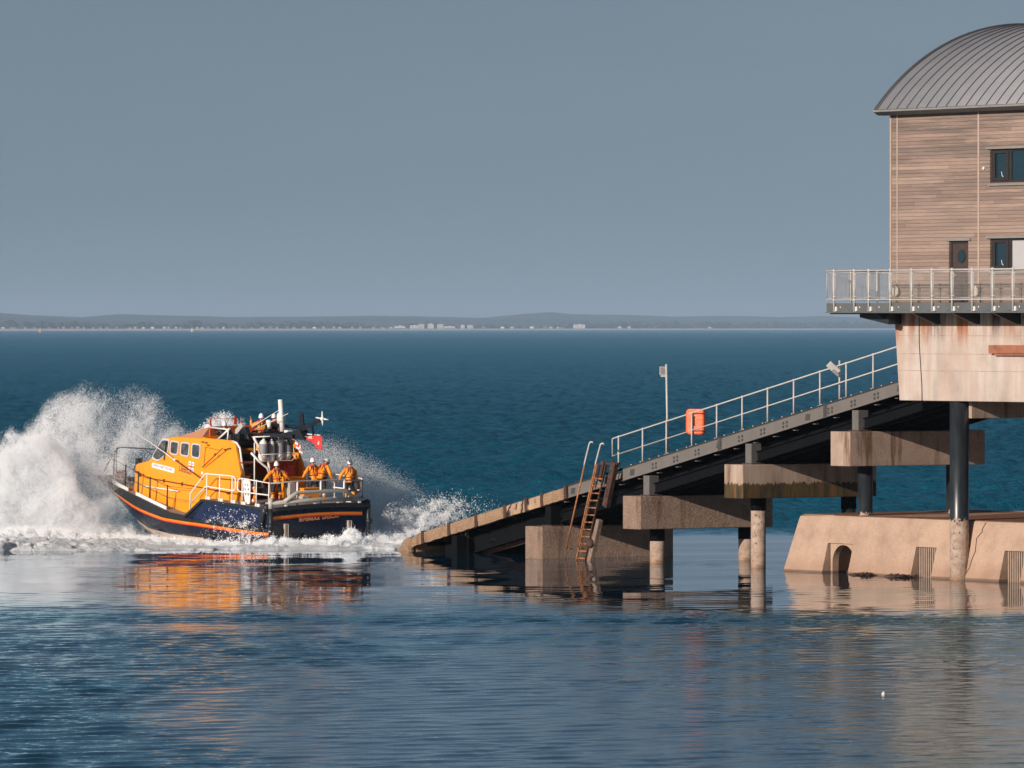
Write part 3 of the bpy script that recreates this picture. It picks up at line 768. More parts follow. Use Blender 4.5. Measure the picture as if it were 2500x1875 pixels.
# ---------------------------------------------------------------- slipway handrail
hr = sthing('handrail', 15.1, 0.1, 0, 'pale two-bar handrail climbing beside the slipway', 'handrail')
hr.location = S(15.1, 0.1, zt(15.1)); T0 = 15.1
rz = lambda t, h: zt(t) - zt(T0) + h
b = MB(); b.tube([(-0.42, 0, rz(T0 - 0.42, 0.72)), (-0.44, 0, rz(T0 - 0.44, 1.37)), (-0.38, 0, rz(T0 - 0.38, 1.42)), (21.5, 0, rz(T0 + 21.5, 1.42))], 0.030, 8); b.build('top_rail', M['rail_rust'], hr)
b = MB(); b.tube([(-0.46, 0, rz(T0 - 0.46, 0.70)), (21.5, 0, rz(T0 + 21.5, 0.74))], 0.028, 8); b.build('middle_rail', M['rail_rust'], hr)
for t in [15.1, 16.79, 18.44, 20.18, 21.88, 23.59, 25.28, 27.0, 28.71, 30.4, 32.12, 33.85, 35.5]:
    b = MB(); x = t - T0; b.tube([(x, 0, rz(t, 0.055)), (x, 0, rz(t, 1.36))], 0.036, 8); b.ball((x, 0, rz(t, 1.41)), 0.06, 8, 6); b.ball((x, 0, rz(t, 0.735)), 0.055, 8, 6)
    b.mm(x - 0.09, x + 0.09, -0.06, 0.08, rz(t, 0.03), rz(t, 0.075))
    b.build('post', M['rail_rust'], hr)
# lifebuoy housing
e = empty('lifebuoy_housing', S(20.15, 0.32, zt(20.15) + 0.53), (0, 0, R(-22)), 'bright orange lifebuoy housing hung on the slipway handrail', 'lifebuoy housing')
def rrect(w, h, r, n=5):
    o = []
    for cx, cy, a0 in ((w / 2 - r, h / 2 - r, 0), (-w / 2 + r, h / 2 - r, 90), (-w / 2 + r, -h / 2 + r, 180), (w / 2 - r, -h / 2 + r, 270)):
        for i in range(n + 1):
            a = R(a0 + 90 * i / n); o.append((cx + r * math.cos(a), cy + r * math.sin(a)))
    return o
b = MB(); b.prism(rrect(0.80, 1.05, 0.17), (0, -0.1, 0.54), (1, 0, 0), (0, 0, 1), (0, 0.3, 0)); b.build('case', M['orange_grp'], e, bevel=0.05, seg=3)
b = MB(); b.prism(rrect(0.70, 0.95, 0.14), (0, -0.125, 0.54), (1, 0, 0), (0, 0, 1), (0, 0.024, 0)); b.build('lid', M['orange_grp'], e, bevel=0.02)
b = MB(); b.tube([(-0.02, -0.135, 0.42), (-0.02, -0.17, 0.45), (-0.02, -0.17, 0.68), (-0.02, -0.135, 0.71)], 0.02, 6); b.mm(-0.07, 0.03, -0.14, -0.126, 0.37, 0.42); b.mm(-0.07, 0.03, -0.14, -0.126, 0.71, 0.76)
b.mm(0.10, 0.32, -0.131, -0.126, 0.62, 0.632); b.mm(0.10, 0.11, -0.131, -0.126, 0.48, 0.62); b.mm(-0.2, -0.11, -0.131, -0.126, 0.60, 0.612); b.mm(-0.2, -0.19, -0.131, -0.126, 0.48, 0.60)
b.build('handle', M['rust_dark'], e)
# floodlights on poles
e = empty('floodlight_pole', S(18.38, 0.22, zt(18.38) + 0.02), (R(0.0), R(-1.0), 0), 'tall thin floodlight pole rising beside the orange lifebuoy housing', 'floodlight')
b = MB(); b.tube([(0, 0, 0), (0, 0, 3.75)], 0.045, 10); b.mm(-0.1, 0.1, -0.1, 0.1, 0, 0.03); b.build('pole', M['galv'], e)
b = MB(); b.box((-0.12, 0.12, 3.48), (0.30, 0.16, 0.34), Euler((R(8), 0, R(12))).to_matrix()); b.mm(-0.24, 0.06, 0.05, 0.15, 3.22, 3.3); b.build('lamp_head', M['lamp_body'], e, bevel=0.02)
b = MB(); b.box((-0.14, 0.025, 3.49), (0.22, 0.02, 0.26), Euler((R(8), 0, R(12))).to_matrix()); b.build('lamp_glass', M['lamp_glass'], e)
e = empty('floodlight_pole', S(29.82, 0.22, zt(29.82) + 0.02), (0, 0, 0), 'short floodlight pole with a tilted square lamp near the top of the handrail', 'floodlight')
b = MB(); b.tube([(0, 0, 0), (0, 0, 1.62)], 0.04, 10); b.build('pole', M['galv'], e)
rt = Euler((R(20), R(42), R(10))).to_matrix()
b = MB(); b.box((-0.24, -0.08, 1.32), (0.55, 0.12, 0.28), rt); b.bar((-0.1, -0.04, 1.25), (0.02, 0, 1.2), 0.05, 0.05); b.build('lamp_head', M['galv'], e, bevel=0.02)
b = MB(); b.box((-0.17, -0.16, 1.13), (0.34, 0.03, 0.1), rt); b.build('lamp_glass', M['lamp_glass'], e)
# ---------------------------------------------------------------- rusty ladder
ld = sthing('ladder', 13.4, -0.62, 0, 'rusty ladder with two tall handrails leaning on the slipway side', 'ladder')
lx = lambda z: 0.375 * z - 0.28          # left stile along the slope of the ladder
LW = 0.60
b = MB(); b.bar((lx(-0.6), 0, -0.6), (lx(4.0), 0.0, 4.0), 0.05, 0.07, (0, 1, 0)); b.build('stile', M['rust'], ld)
b = MB(); b.bar((lx(-0.6) + LW, 0, -0.6), (lx(4.0) + LW, 0.0, 4.0), 0.05, 0.07, (0, 1, 0)); b.build('stile', M['rust_dark'], ld)
z = 0.08
while z < 3.7:
    b = MB(); b.tube([(lx(z) - 0.02, -0.02, z), (lx(z) + LW + 0.02, -0.02, z)], 0.03, 8); b.build('rung', M['rust'], ld)
    z += 0.302
b = MB(); b.bar((lx(2.3) + LW + 0.28, 0.25, 2.25), (lx(4.1) + LW + 0.25, 0.25, 4.1), 0.3, 0.2, (0, 1, 0)); b.build('backing_post', M['rust_dark'], ld)
b = MB(); b.bar((lx(3.3) + 0.1, 0.25, 3.3), (lx(4.1) + 0.1, 0.25, 4.1), 0.3, 0.15, (0, 1, 0)); b.mm(lx(4.1) - 0.1, lx(4.1) + LW + 0.45, 0.2, 0.4, 4.0, 4.08); b.build('backing_post', M['rust_dark'], ld)
b = MB(); b.bar((lx(0.0) + LW + 0.12, 0.12, -0.3), (lx(1.7) + LW + 0.2, 0.15, 1.7), 0.22, 0.2, (0, 1, 0)); b.build('crusted_channel', M['conc_rough'], ld)
b = MB(); b.ball((lx(0.7) + LW + 0.12, 0.0, 0.72), (0.22, 0.16, 0.2), 9, 7); b.build('weed_clump', M['rust_dark'], ld)
for dx, zb, nm in ((-0.62, 0.5, 0), (0.28, 0.55, 1)):
    b = MB(); f = lambda z: 0.375 * z - 0.28 + dx + (0.12 if nm == 0 else 0)
    b.tube([(f(zb), -0.3, zb), (f(3.95), -0.3, 3.95)], 0.036, 8); b.tube([(f(zb), -0.3, zb + 0.02), (f(zb) + 0.02, 0.0, zb - 0.06)], 0.03, 6); b.build('handrail_stem', M['rust'], ld)
    b = MB(); x = f(3.95); top = 4.93 - 0.05 * nm
    b.tube([(x, -0.3, 3.94), (x + 0.03, -0.3, 4.08), (x + 0.36, -0.3, top - 0.06), (x + 0.41, -0.28, top - 0.01), (x + 0.47, -0.24, top), (x + 0.49, -0.2, top - 0.05)], 0.038, 8)
    b.build('handrail_grip', M['rail_rust'], ld)
# ---------------------------------------------------------------- causeway
cw = sthing('causeway', 27.8, 0, 0, 'low tan concrete causeway with an arched opening and barred drains under the station', 'causeway')
CX = 27.8
fv = lambda z: -1.03 + 0.255 * z           # battered front face
ZT = 2.27
def frontpiece(b, t0, t1, z0, z1, back=0.3, lean0=0.0, lean1=0.0):
    b.hexa([(t0 - CX + lean0 * z0, fv(z0), z0), (t1 - CX, fv(z0), z0), (t1 - CX, back, z0), (t0 - CX + lean0 * z0, back, z0), (t0 - CX + lean0 * z1, fv(z1), z1), (t1 - CX, fv(z1), z1), (t1 - CX, back, z1), (t0 - CX + lean0 * z1, back, z1)])
b = MB()
openings = [(30.28, 31.92), (35.86, 37.12), (41.25, 42.5)]
# body with rounded nose
nose = []
b.loft([[(-0.02 + 0.17 * z_ + (0.12 if z_ > 2.2 else 0), v_, z_) for z_, v_ in ((-2.5, fv(-2.5)), (0, fv(0)), (2.0, fv(2.0)), (2.18, fv(2.1) + 0.03), (ZT, fv(ZT) + 0.14), (ZT + 0.02, 8.3), (-2.5, 8.8))],
        [(30.28 - CX, v_, z_) for z_, v_ in ((-2.5, fv(-2.5)), (0, fv(0)), (2.0, fv(2.0)), (2.18, fv(2.18) + 0.01), (ZT, fv(ZT) + 0.06), (ZT + 0.02, 8.3), (-2.5, 8.8))]])
sol = [(31.92, 35.86), (37.12, 41.25), (42.5, 62.0)]
for a, c in sol:
    b.loft([[(t - CX, v_, z_) for z_, v_ in ((-2.5, fv(-2.5)), (0, fv(0)), (2.16, fv(2.16)), (2.24, fv(2.2) + 0.04), (ZT, fv(ZT) + 0.1), (ZT + 0.02, 8.3), (-2.5, 8.8))] for t in (a, c)])
for a, c in openings:
    b.loft([[(t - CX, v_, z_) for z_, v_ in ((1.17, fv(1.17)), (2.16, fv(2.16)), (2.24, fv(2.2) + 0.04), (ZT, fv(ZT) + 0.1), (ZT + 0.02, 8.3), (1.17, 8.3))] for t in (a, c)])
    b.mm(a - CX, c - CX, 3.4, 8.3, -2.5, 1.17)
    b.mm(a - CX, c - CX, -1.2, 3.4, -2.5, -0.35)
b.build('block', M['conc_sea'], cw, bevel=0.015)
# arch plate set in the first opening
b = MB(); a, c = openings[0]; w2 = (c - a) / 2; mid = (a + c) / 2 - CX; ra = 0.70; zs = 0.42
arc = [(ra * math.cos(R(q)), zs + ra * math.sin(R(q))) for q in range(0, 181, 12)]
out = [(w2, 1.17)] + [(w2, 1.17)] * 0
poly_r = [(w2, -0.6), (w2, 1.17), (0, 1.17)] + [(0, zs + ra)] + [p_ for p_ in arc if p_[0] >= -1e-6][::-1][1:] + [(ra, -0.6)]
poly_l = [(-x, y) for x, y in poly_r][::-1]
b.prism(poly_r, (mid + 0.1, -0.66, 0), (1, 0, 0), (0, 0, 1), (0, 0.3, 0)); b.prism(poly_l, (mid + 0.1, -0.66, 0), (1, 0, 0), (0, 0, 1), (0, 0.3, 0))
b.build('arch_plate', M['conc_sea'], cw)
b = MB(); b.prism([(-0.3, -0.34), (3.39, -0.34), (3.39, 0.75), (1.0, 0.55), (0.2, 0.1)], (mid - ra - 0.05, 0, 0), (0, 1, 0), (0, 0, 1), (2 * ra + 0.2, 0, 0)); b.build('silted_sill', M['rust_dark'], cw)
for a, c in openings[1:]:
    for i in range(9):
        x = a - CX + 0.14 + (c - a - 0.2) * i / 8
        b = MB(); b.mm(x - 0.03, x + 0.03, -0.66, -0.58, -0.3, 1.168); b.build('drain_bar', M['drainbar'], cw)
    b = MB(); b.mm(a - CX + 0.02, c - CX - 0.02, -0.2, -0.1, -0.345, 1.16); b.build('drain_shade', M['pad'], cw)  # near-black sheet paints the shade of the recess behind the bars
b = MB(); pts = [(36.95 - 27.8 + 1.95 + dx, z_) for dx, z_ in ((0.92, 2.2), (0.78, 1.95), (0.80, 1.85), (0.55, 1.6), (0.58, 1.35), (0.62, 1.1), (0.5, 0.75), (0.46, 0.45), (0.34, 0.3), (0.22, 0.05))]
b.tube([(x, fv(z_) - 0.004, z_) for x, z_ in pts], 0.018, 5); b.build('crack', M['rust_dark'], cw)
# drift weed caught at the foot
rr = random.Random(9)
for (t, n, L, lab) in ((33.35, 26, 0.55, 'dark clump of drift weed lying at the causeway foot between arch and drain'), (35.55, 30, 0.6, 'dark tangle of weed caught at the left side of the barred drain')):
    b = MB()
    for i in range(n):
        x = rr.uniform(-L, L); y = -1.12 + rr.uniform(-0.3, 0.08); a = rr.uniform(-0.3, 0.3)
        b.tube([(x, y, 0.02), (x + rr.uniform(-0.2, 0.2), y + a * 0.3, 0.06 + rr.uniform(0, 0.05)), (x + rr.uniform(-0.4, 0.4), y + a, 0.02)], [0.02, 0.035, 0.01], 5)
    o = b.build('drift_weed', M['rust_dark']); o.location = S(t, 0, 0); o.rotation_euler = SROT; tag(o, lab, 'seaweed', 'drift weed by the causeway')
# ---------------------------------------------------------------- concrete platform of the station
pf = sthing('station_platform', 35.5, 0, 0, 'pale rust-streaked concrete platform carrying the timber boathouse', 'platform'); PX = 35.5; TE = 58.0
b = MB()
b.loft([[(t - PX, y, z) for y, z in ((-1.4, 6.84), (-0.9, 6.84), (-0.9, 10.215), (-1.4, 10.215))] for t in (35.7, TE)])
# raked end: lower corner set back
b.v[0] = (0.16, -1.4, 6.84); b.v[1] = (0.16, -0.9, 6.84); b.v[2] = (-0.16, -0.9, 10.215); b.v[3] = (-0.16, -1.4, 10.215)
b.build('edge_wall', M['conc_station'], pf, bevel=0.025)
b = MB(); b.mm(-0.1, TE - PX, -0.89, 13.0, 9.75, 10.215); b.build('floor_slab', M['conc_dark'], pf)
b = MB(); b.mm(0.1, TE - PX, 12.5, 13.0, 6.84, 9.75); b.build('edge_wall', M['conc_dark'], pf)
for z in (9.35, 8.65, 8.0):
    b = MB(); b.bar((0.16 - 0.1 * (z - 6.84), -1.402, z), (TE - PX, -1.402, z - 0.03), 0.012, 0.016, (0, 0, 1)); b.build('board_mark', M['conc_cap'], pf)
b = MB(); b.bar((41.35 - PX, -1.51, 8.83), (TE - PX, -1.51, 8.83), 0.2, 0.32); b.mm(41.6 - PX, TE - PX, -1.55, -1.4, 8.59, 8.67); b.build('rusted_fender_beam', M['rust_beam'], pf, bevel=0.01)
b = MB(); b.tube([(36.9 - PX, -1.42, 10.2), (36.92 - PX, -1.42, 9.0), (37.08 - PX, -1.42, 7.4), (37.1 - PX, -1.43, 6.86), (37.25 - PX, -1.35, 6.78)], 0.016, 6); b.build('cable', M['bracket'], pf)
for i, t in enumerate((38.2, 44.3, 50.3)):
    b = MB(); b.mm(t - PX, t + 1.15 - PX, -0.8, 12.4, 6.18, 6.838); b.build('cross_head', M['conc_cap'], pf, bevel=0.02)
for i in range(9):
    b = MB(); t = 38.0 + i * 2.2
    b.mm(t - PX - 0.12, t - PX + 0.12, -0.8, 12.4, 9.2, 9.749); b.build('floor_beam', M['steel_dark'], pf)

# ---------------------------------------------------------------- boathouse
HX = 34.88
bh = sthing('boathouse', HX, 0, 0, 'tall cedar-boarded boathouse with a curved grey metal roof', 'boathouse')
Z0, ZE = 10.575, 17.93
vc, zc0, RA = 5.9, 21.6 - 9.91, 9.91
def arch_z(v, r=RA): return zc0 + math.sqrt(max(0.0, r * r - (v - vc) ** 2))
WT = 0.22
b = MB()
holes = [(38.46, 39.64, Z0, 12.96), (40.95, 44.35, 15.15, 16.42), (40.95, 44.35, 11.80, 13.03)]
# near wall cut round its openings
tc = sorted({HX, TE} | {h[0] for h in holes} | {h[1] for h in holes})
for a, c in zip(tc[:-1], tc[1:]):
    hs = sorted([(h[2], h[3]) for h in holes if h[0] <= a + 1e-6 and h[1] >= c - 1e-6]); z = Z0
    for lo, hi in hs + [(ZE, ZE)]:
        if lo > z + 1e-6: b.mm(a - HX, c - HX, -1.2, -1.2 + WT, z, lo)
        z = hi
b.mm(0, TE - HX, 13.0 - WT, 13.0, Z0, ZE)
pts = [(-1.2 + WT, Z0), (13.0 - WT, Z0)] + [(v, arch_z(v) - 0.15) for v in np.linspace(13.0 - WT, -1.2 + WT, 17)]
b.prism(pts, (0, 0, 0), (0, 1, 0), (0, 0, 1), (WT, 0, 0))
b.prism(pts, (TE - HX - WT, 0, 0), (0, 1, 0), (0, 0, 1), (WT, 0, 0))
b.build('wall', M['cedar'], bh, fix=False)
for t, w_ in ((35.30, 0.035), (40.28, 0.05)):
    b = MB(); b.mm(t - w_ - HX, t + w_ - HX, -1.225, -1.203, Z0, ZE - 0.02); b.build('batten', M['batten'], bh)
b = MB(); b.mm(-0.03, 0.06, -1.23, -1.203, Z0, ZE - 0.02); b.mm(-0.03, -0.003, -1.2, -1.1, Z0, ZE - 0.02); b.build('corner_trim', M['batten'], bh)
# roof
v0, v1 = -1.66, 13.46
vv = [v0 + (v1 - v0) * 0.5 * (1 - math.cos(math.pi * i / 48)) for i in range(49)]
b = MB(); b.smooth = True
top = [(v, arch_z(v)) for v in vv]; bot = [(v, arch_z(v) - 0.14) for v in vv][::-1]
prof = top + bot
t0, t1 = 34.5 - HX, TE + 0.3 - HX
n = len(prof)
b.add([(t0, v, z) for v, z in prof] + [(t1, v, z) for v, z in prof], [(i, i + 1, n + i + 1, n + i) for i in range(n - 1)])
b.smooth = False
b.add([(t0, v, z) for v, z in prof], [tuple(range(n))]); b.add([(t1, v, z) for v, z in prof], [tuple(range(n))])
b.cur = 1
i = 0
while 34.62 + i * 0.605 < TE:
    x = 34.62 + i * 0.605 - HX
    b.tube([(x, v, z + 0.012) for v, z in top], 0.026, 5); i += 1
b.build('roof', [M['roof'], M['seam']], bh)
b = MB(); b.smooth = True
b.tube([(t0 - 0.02, v, z + 0.01) for v, z in top], 0.05, 6); b.build('verge_trim', M['eave'], bh)
b = MB(); ez = arch_z(v0)
b.prism([(v0 - 0.03, ez + 0.0), (v0 - 0.09, ez - 0.02), (v0 - 0.09, ez - 0.1), (v0 + 0.12, ez - 0.22), (-1.2, ez - 0.22), (-1.2, ez - 0.02)], (t0 - 0.0, 0, 0), (0, 1, 0), (0, 0, 1), (TE - HX + 0.6, 0, 0))
b.build('eaves_gutter', M['eave'], bh)
b = MB(); b.bar((t0 - 0.02, v0 - 0.1, ez - 0.055), (TE - HX, v0 - 0.1, ez - 0.055), 0.015, 0.07); b.build('gutter_lip', M['sill'], bh)
# door
a, c, lo, hi = holes[0]
b = MB(); b.mm(a - HX, a + 0.1 - HX, -1.12, -0.98, lo, hi); b.mm(c - 0.06 - HX, c - HX, -1.12, -0.98, lo, hi); b.mm(a + 0.1 - HX, c - 0.06 - HX, -1.12, -0.98, hi - 0.08, hi); fr_ = b.build('door_frame', M['frame_brown'], bh)
b = MB(); b.mm(a + 0.1 - HX, c - 0.06 - HX, -1.09, -1.02, lo, hi - 0.08); dr = b.build('door', M['door'], bh)
b = MB(); b.prism([(0.23 * math.cos(R(q)), 0.26 * math.sin(R(q))) for q in range(0, 360, 15)], (39.12 - HX, -1.092, 12.38), (1, 0, 0), (0, 0, 1), (0, -0.03, 0)); b.build('porthole_rim', M['frame_brown'], dr)
b = MB(); b.prism([(0.185 * math.cos(R(q)), 0.215 * math.sin(R(q))) for q in range(0, 360, 15)], (39.12 - HX, -1.124, 12.38), (1, 0, 0), (0, 0, 1), (0, -0.006, 0)); b.build('porthole_glass', M['glass'], dr)
b = MB(); b.mm(a + 0.15 - HX, a + 0.22 - HX, -1.16, -1.09, 11.6, 11.72); b.tube([(38.66 - HX, -1.15, 11.66), (38.84 - HX, -1.15, 11.66)], 0.015, 6); b.build('handle', M['galv'], dr)
b = MB(); b.bar((a - 0.15 - HX, -1.235, 13.02), (c + 0.17 - HX, -1.235, 13.02), 0.075, 0.09); b.build('lintel', M['sill'], bh)
# windows of three lights
for a, c, lo, hi in holes[1:]:
    fr_ = MB(); W3 = (c - a) / 3
    fr_.mm(a - HX, c - HX, -1.13, -1.02, lo, lo + 0.09); fr_.mm(a - HX, c - HX, -1.13, -1.02, hi - 0.07, hi)
    for i in range(4):
        x = a + W3 * i
        fr_.mm(max(a, x - 0.075) - HX, min(c, x + 0.075) - HX, -1.13, -1.02, lo + 0.09, hi - 0.07)
    wd = fr_.build('window', M['frame_brown'], bh)
    # opening leaf in the first light
    x0, x1 = a + 0.078, a + W3 - 0.078; f = MB()
    for q in ((x0, x0 + 0.17, lo + 0.092, hi - 0.072), (x1 - 0.15, x1, lo + 0.092, hi - 0.072), (x0 + 0.17, x1 - 0.15, lo + 0.092, lo + 0.19), (x0 + 0.17, x1 - 0.15, hi - 0.15, hi - 0.072)):
        f.mm(q[0] - HX, q[1] - HX, -1.16, -1.05, q[2], q[3])
    f.build('sash', M['frame_brown'], wd)
    f = MB(); f.tube([(x0 + 0.52 - HX, -1.125, lo + 0.42), (x0 + 0.56 - HX, -1.125, lo + 0.26), (x0 + 0.64 - HX, -1.125, lo + 0.22)], 0.014, 5); f.build('stay', M['bolt'], wd)
    for i in range(3):
        p_ = MB(); x = a + W3 * i + 0.076
        p_.mm(x - HX, x + W3 - 0.152 - HX, -1.09, -1.08, lo + 0.091, hi - 0.071)
        low = lo < 13
        p_.build('pane', M['blind'] if (low and i == 1) else M['glass'], wd)
    s_ = MB(); s_.mm(a - 0.05 - HX, c + 0.05 - HX, -1.28, -1.16, lo - 0.11, lo - 0.045); s_.build('sill', M['sill'], wd)
    s_ = MB(); s_.bar((a - 0.16 - HX, -1.25, hi + 0.05), (c + 0.1 - HX, -1.25, hi + 0.05), 0.09, 0.075); s_.build('drip_cap', M['sill'], wd)
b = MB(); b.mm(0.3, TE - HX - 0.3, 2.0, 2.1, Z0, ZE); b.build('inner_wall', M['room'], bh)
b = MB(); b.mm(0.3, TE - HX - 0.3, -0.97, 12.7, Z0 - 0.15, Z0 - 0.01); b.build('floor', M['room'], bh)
for t in (35.33, 40.27):
    b = MB(); x = t - HX
    b.tube([(x, -1.203, 11.06), (x, -1.33, 11.06)], 0.12, 24); lp = b.build('wall_lamp', M['bracket'], bh)
    b = MB(); b.tube([(x, -1.332, 11.06), (x, -1.375, 11.06)], [0.205, 0.195], 24); b.build('lens', M['disc'], lp)
b = MB(); b.tube([(40.62 - HX, -1.203, 15.72), (40.62 - HX, -1.27, 15.72)], 0.055, 12); b.build('vent_cap', M['white_plate'], bh)
# ---------------------------------------------------------------- balcony round the building
bc = sthing('balcony', 33.0, 0, 0, 'slate grey balcony deck with tapered black brackets round the boathouse', 'balcony'); BX = 33.0
VB = -2.9
b = MB(); b.mm(0, TE - BX, VB + 0.06, -1.21, 10.42, 10.55); b.mm(0.06, HX - 0.01 - BX, -1.21, 13.0, 10.42, 10.55); b.build('deck', M['fascia'], bc)
b = MB()
x = 0.0; k = 0; wdt = [1.7, 2.5, 2.45, 2.5, 2.45, 2.5, 2.45, 2.5, 2.45, 2.5]
while x < TE - BX - 0.1:
    x2 = min(x + wdt[min(k, 9)], TE - BX)
    b.mm(x + 0.008, x2 - 0.008, VB, VB + 0.05, 10.255, 10.60); x = x2; k += 1
b.mm(0, 0.05, VB + 0.055, 13.0, 10.255, 10.60)
b.build('fascia', M['fascia'], bc)
b = MB(); b.bar((-0.02, VB + 0.03, 10.235), (TE - BX, VB + 0.03, 10.235), 0.16, 0.035); b.bar((0.05, VB + 0.2, 10.2), (0.05, 13.0, 10.2), 0.16, 0.05); b.build('lower_flange', M['fascia'], bc)
for i in range(9):
    t = 35.7 + i * 2.43 - BX
    b = MB(); b.prism([(VB + 0.12, 10.215), (-1.42, 10.215), (-1.42, 9.78), (-1.6, 9.78)], (t - 0.06, 0, 0), (0, 1, 0), (0, 0, 1), (0.12, 0, 0)); b.mm(t - 0.35, t + 0.1, -1.5, -1.402, 9.79, 10.2) if i == 0 else None
    b.build('bracket', M['bracket'], bc)
for j in range(5):
    v = -1.0 + j * 2.8
    b = MB(); b.prism([(0.15, 10.2), (2.9, 10.2), (2.9, 9.7)], (0, v - 0.06, 0), (1, 0, 0), (0, 0, 1), (0, 0.12, 0)); b.build('bracket', M['bracket'], bc)
b = MB(); b.hexa([(1.2, -2.2, 10.05), (3.0, -2.2, 9.78), (3.0, -1.9, 9.78), (1.2, -1.9, 10.05), (1.2, -2.2, 10.2), (3.0, -2.2, 10.2), (3.0, -1.9, 10.2), (1.2, -1.9, 10.2)]); b.build('bracket', M['bracket'], bc)
b = MB()
for i in range(22):
    t = 33.9 + i * 1.21 - BX; b.tube([(t, VB - 0.002, 10.44), (t, VB - 0.02, 10.44)], 0.028, 8)
b.build('fascia_studs', M['bolt'], bc)
b = MB()
for i in range(22):
    for j in range(4): b.tube([(33.2 + i * 1.21 + j * 0.09 - BX, VB - 0.002, 10.30), (33.2 + i * 1.21 + j * 0.09 - BX, VB - 0.012, 10.30)], 0.015, 6)
b.build('fascia_bolts', M['bracket'], bc)
# railing with wire mesh
rl = sthing('balcony_railing', 33.0, 0, 0, 'pale tubular railing with wire mesh panels round the balcony', 'railing')
VR = VB - 0.05; zr, zl = 11.85, 10.72
posts = [33.55, 34.82, 35.72, 37.06, 38.37, 39.62, 40.83, 42.04, 43.25, 44.46, 45.67, 46.88, 48.1, 49.3, 50.5, 51.7, 52.9, 54.1, 55.3, 56.5, 57.7]
b = MB(); b.tube([(33.0 - BX, 12.9, zr), (33.0 - BX, VR + 0.1, zr), (33.06 - BX, VR, zr), (TE - BX, VR, zr)], 0.031, 8); b.build('top_rail', M['galv'], rl)
b = MB(); b.tube([(33.0 - BX, 12.9, zl), (33.0 - BX, VR + 0.1, zl), (33.06 - BX, VR, zl), (TE - BX, VR, zl)], 0.029, 8); b.build('bottom_rail', M['galv'], rl)
for t in posts:
    b = MB(); x = t - BX
    b.tube([(x, VR, 10.28), (x, VR, zr + 0.03)], 0.040, 10); b.ball((x, VR, zr + 0.01), 0.065, 10, 6); b.ball((x, VR, zl), 0.06, 10, 6)
    po = b.build('post', M['galv'], rl)
    b = MB(); b.mm(x + 0.06, x + 0.17, VR - 0.01, VR + 0.045, 10.29, 10.46); b.mm(x - 0.07, x + 0.06, VR, VR + 0.045, 10.27, 10.32); b.build('base_plate', M['white_plate'], po)
    for zz2 in (zl + 0.14, zr - 0.14):
        b = MB(); b.tube([(x - 0.11, VR, zz2), (x + 0.11, VR, zz2)], 0.02, 6); b.build('panel_clip', M['galv'], po)
for v in (-1.7, -0.4, 0.9, 2.2, 3.5, 4.8, 6.1):
    b = MB(); b.tube([(0, v, 10.28), (0, v, zr + 0.03)], 0.045, 10); b.ball((0, v, zr + 0.01), 0.065, 10, 6); b.build('post', M['galv'], rl)
def mesh_panel(p0, p1):
    """welded mesh between two posts"""
    p0 = Vector(p0); p1 = Vector(p1); d = p1 - p0; L = d.length; u = d / L
    b = MB(); za, zb = zl + 0.07, zr - 0.07
    a0, a1 = 0.09, L - 0.09
    for s_ in (a0, a1): b.tube([p0 + u * s_ + Vector((0, 0, za)), p0 + u * s_ + Vector((0, 0, zb))], 0.014, 4)
    for z in (za, zb): b.tube([p0 + u * a0 + Vector((0, 0, z)), p0 + u * a1 + Vector((0, 0, z))], 0.014, 4)
    nx = int((a1 - a0) / 0.052); nz = int((zb - za) / 0.052)
    for i in range(1, nx): b.tube([p0 + u * (a0 + (a1 - a0) * i / nx) + Vector((0, 0, za)), p0 + u * (a0 + (a1 - a0) * i / nx) + Vector((0, 0, zb))], 0.0042, 3, caps=False)
    for i in range(1, nz): b.tube([p0 + u * a0 + Vector((0, 0, za + (zb - za) * i / nz)), p0 + u * a1 + Vector((0, 0, za + (zb - za) * i / nz))], 0.0042, 3, caps=False)
    b.build('mesh_panel', M['wire'], rl, fix=False)
for a, c in zip([33.0] + posts[:-1], posts): mesh_panel((a - BX, VR, 0), (c - BX, VR, 0))
pv_ = [VR, -1.7, -0.4, 0.9, 2.2, 3.5, 4.8, 6.1]
for a, c in zip(pv_[:-1], pv_[1:]): mesh_panel((0, a, 0), (0, c, 0))
# ---------------------------------------------------------------- lifeboat frame: x forward, y to port (camera side), z up
PH, TH, RO = R(39), R(2.5), R(1.4)
ux = Vector((-math.sin(PH), math.cos(PH), 0)); uz = Vector((0, 0, 1))
bfx = ux * math.cos(TH) + uz * math.sin(TH); bpy_ = Vector((-math.cos(PH), -math.sin(PH), 0)); bz0 = bfx.cross(bpy_)
by_ = bpy_ * math.cos(RO) - bz0 * math.sin(RO); bzv = bz0 * math.cos(RO) + bpy_ * math.sin(RO)
BO = Vector((-8.55, 291.0, 0.0))
BM = Matrix(((bfx.x, by_.x, bzv.x, BO.x), (bfx.y, by_.y, bzv.y, BO.y), (bfx.z, by_.z, bzv.z, BO.z), (0, 0, 0, 1)))
def BW(x, y, z): return BM @ Vector((x, y, z))
def bthing(name, x, y, z, label, cat, group=None, rot=None):
    mt = BM @ Matrix.Translation((x, y, z))
    if rot is not None: mt = mt @ Euler(rot).to_matrix().to_4x4()
    return empty(name, label=label, cat=cat, group=group, mat=mt)


def gloss(name, c, rough=0.25, var=0.06, dirt=None, vs=1.2):
    return pm(name, c, rough, var=var, vs=vs, dirt=dirt)


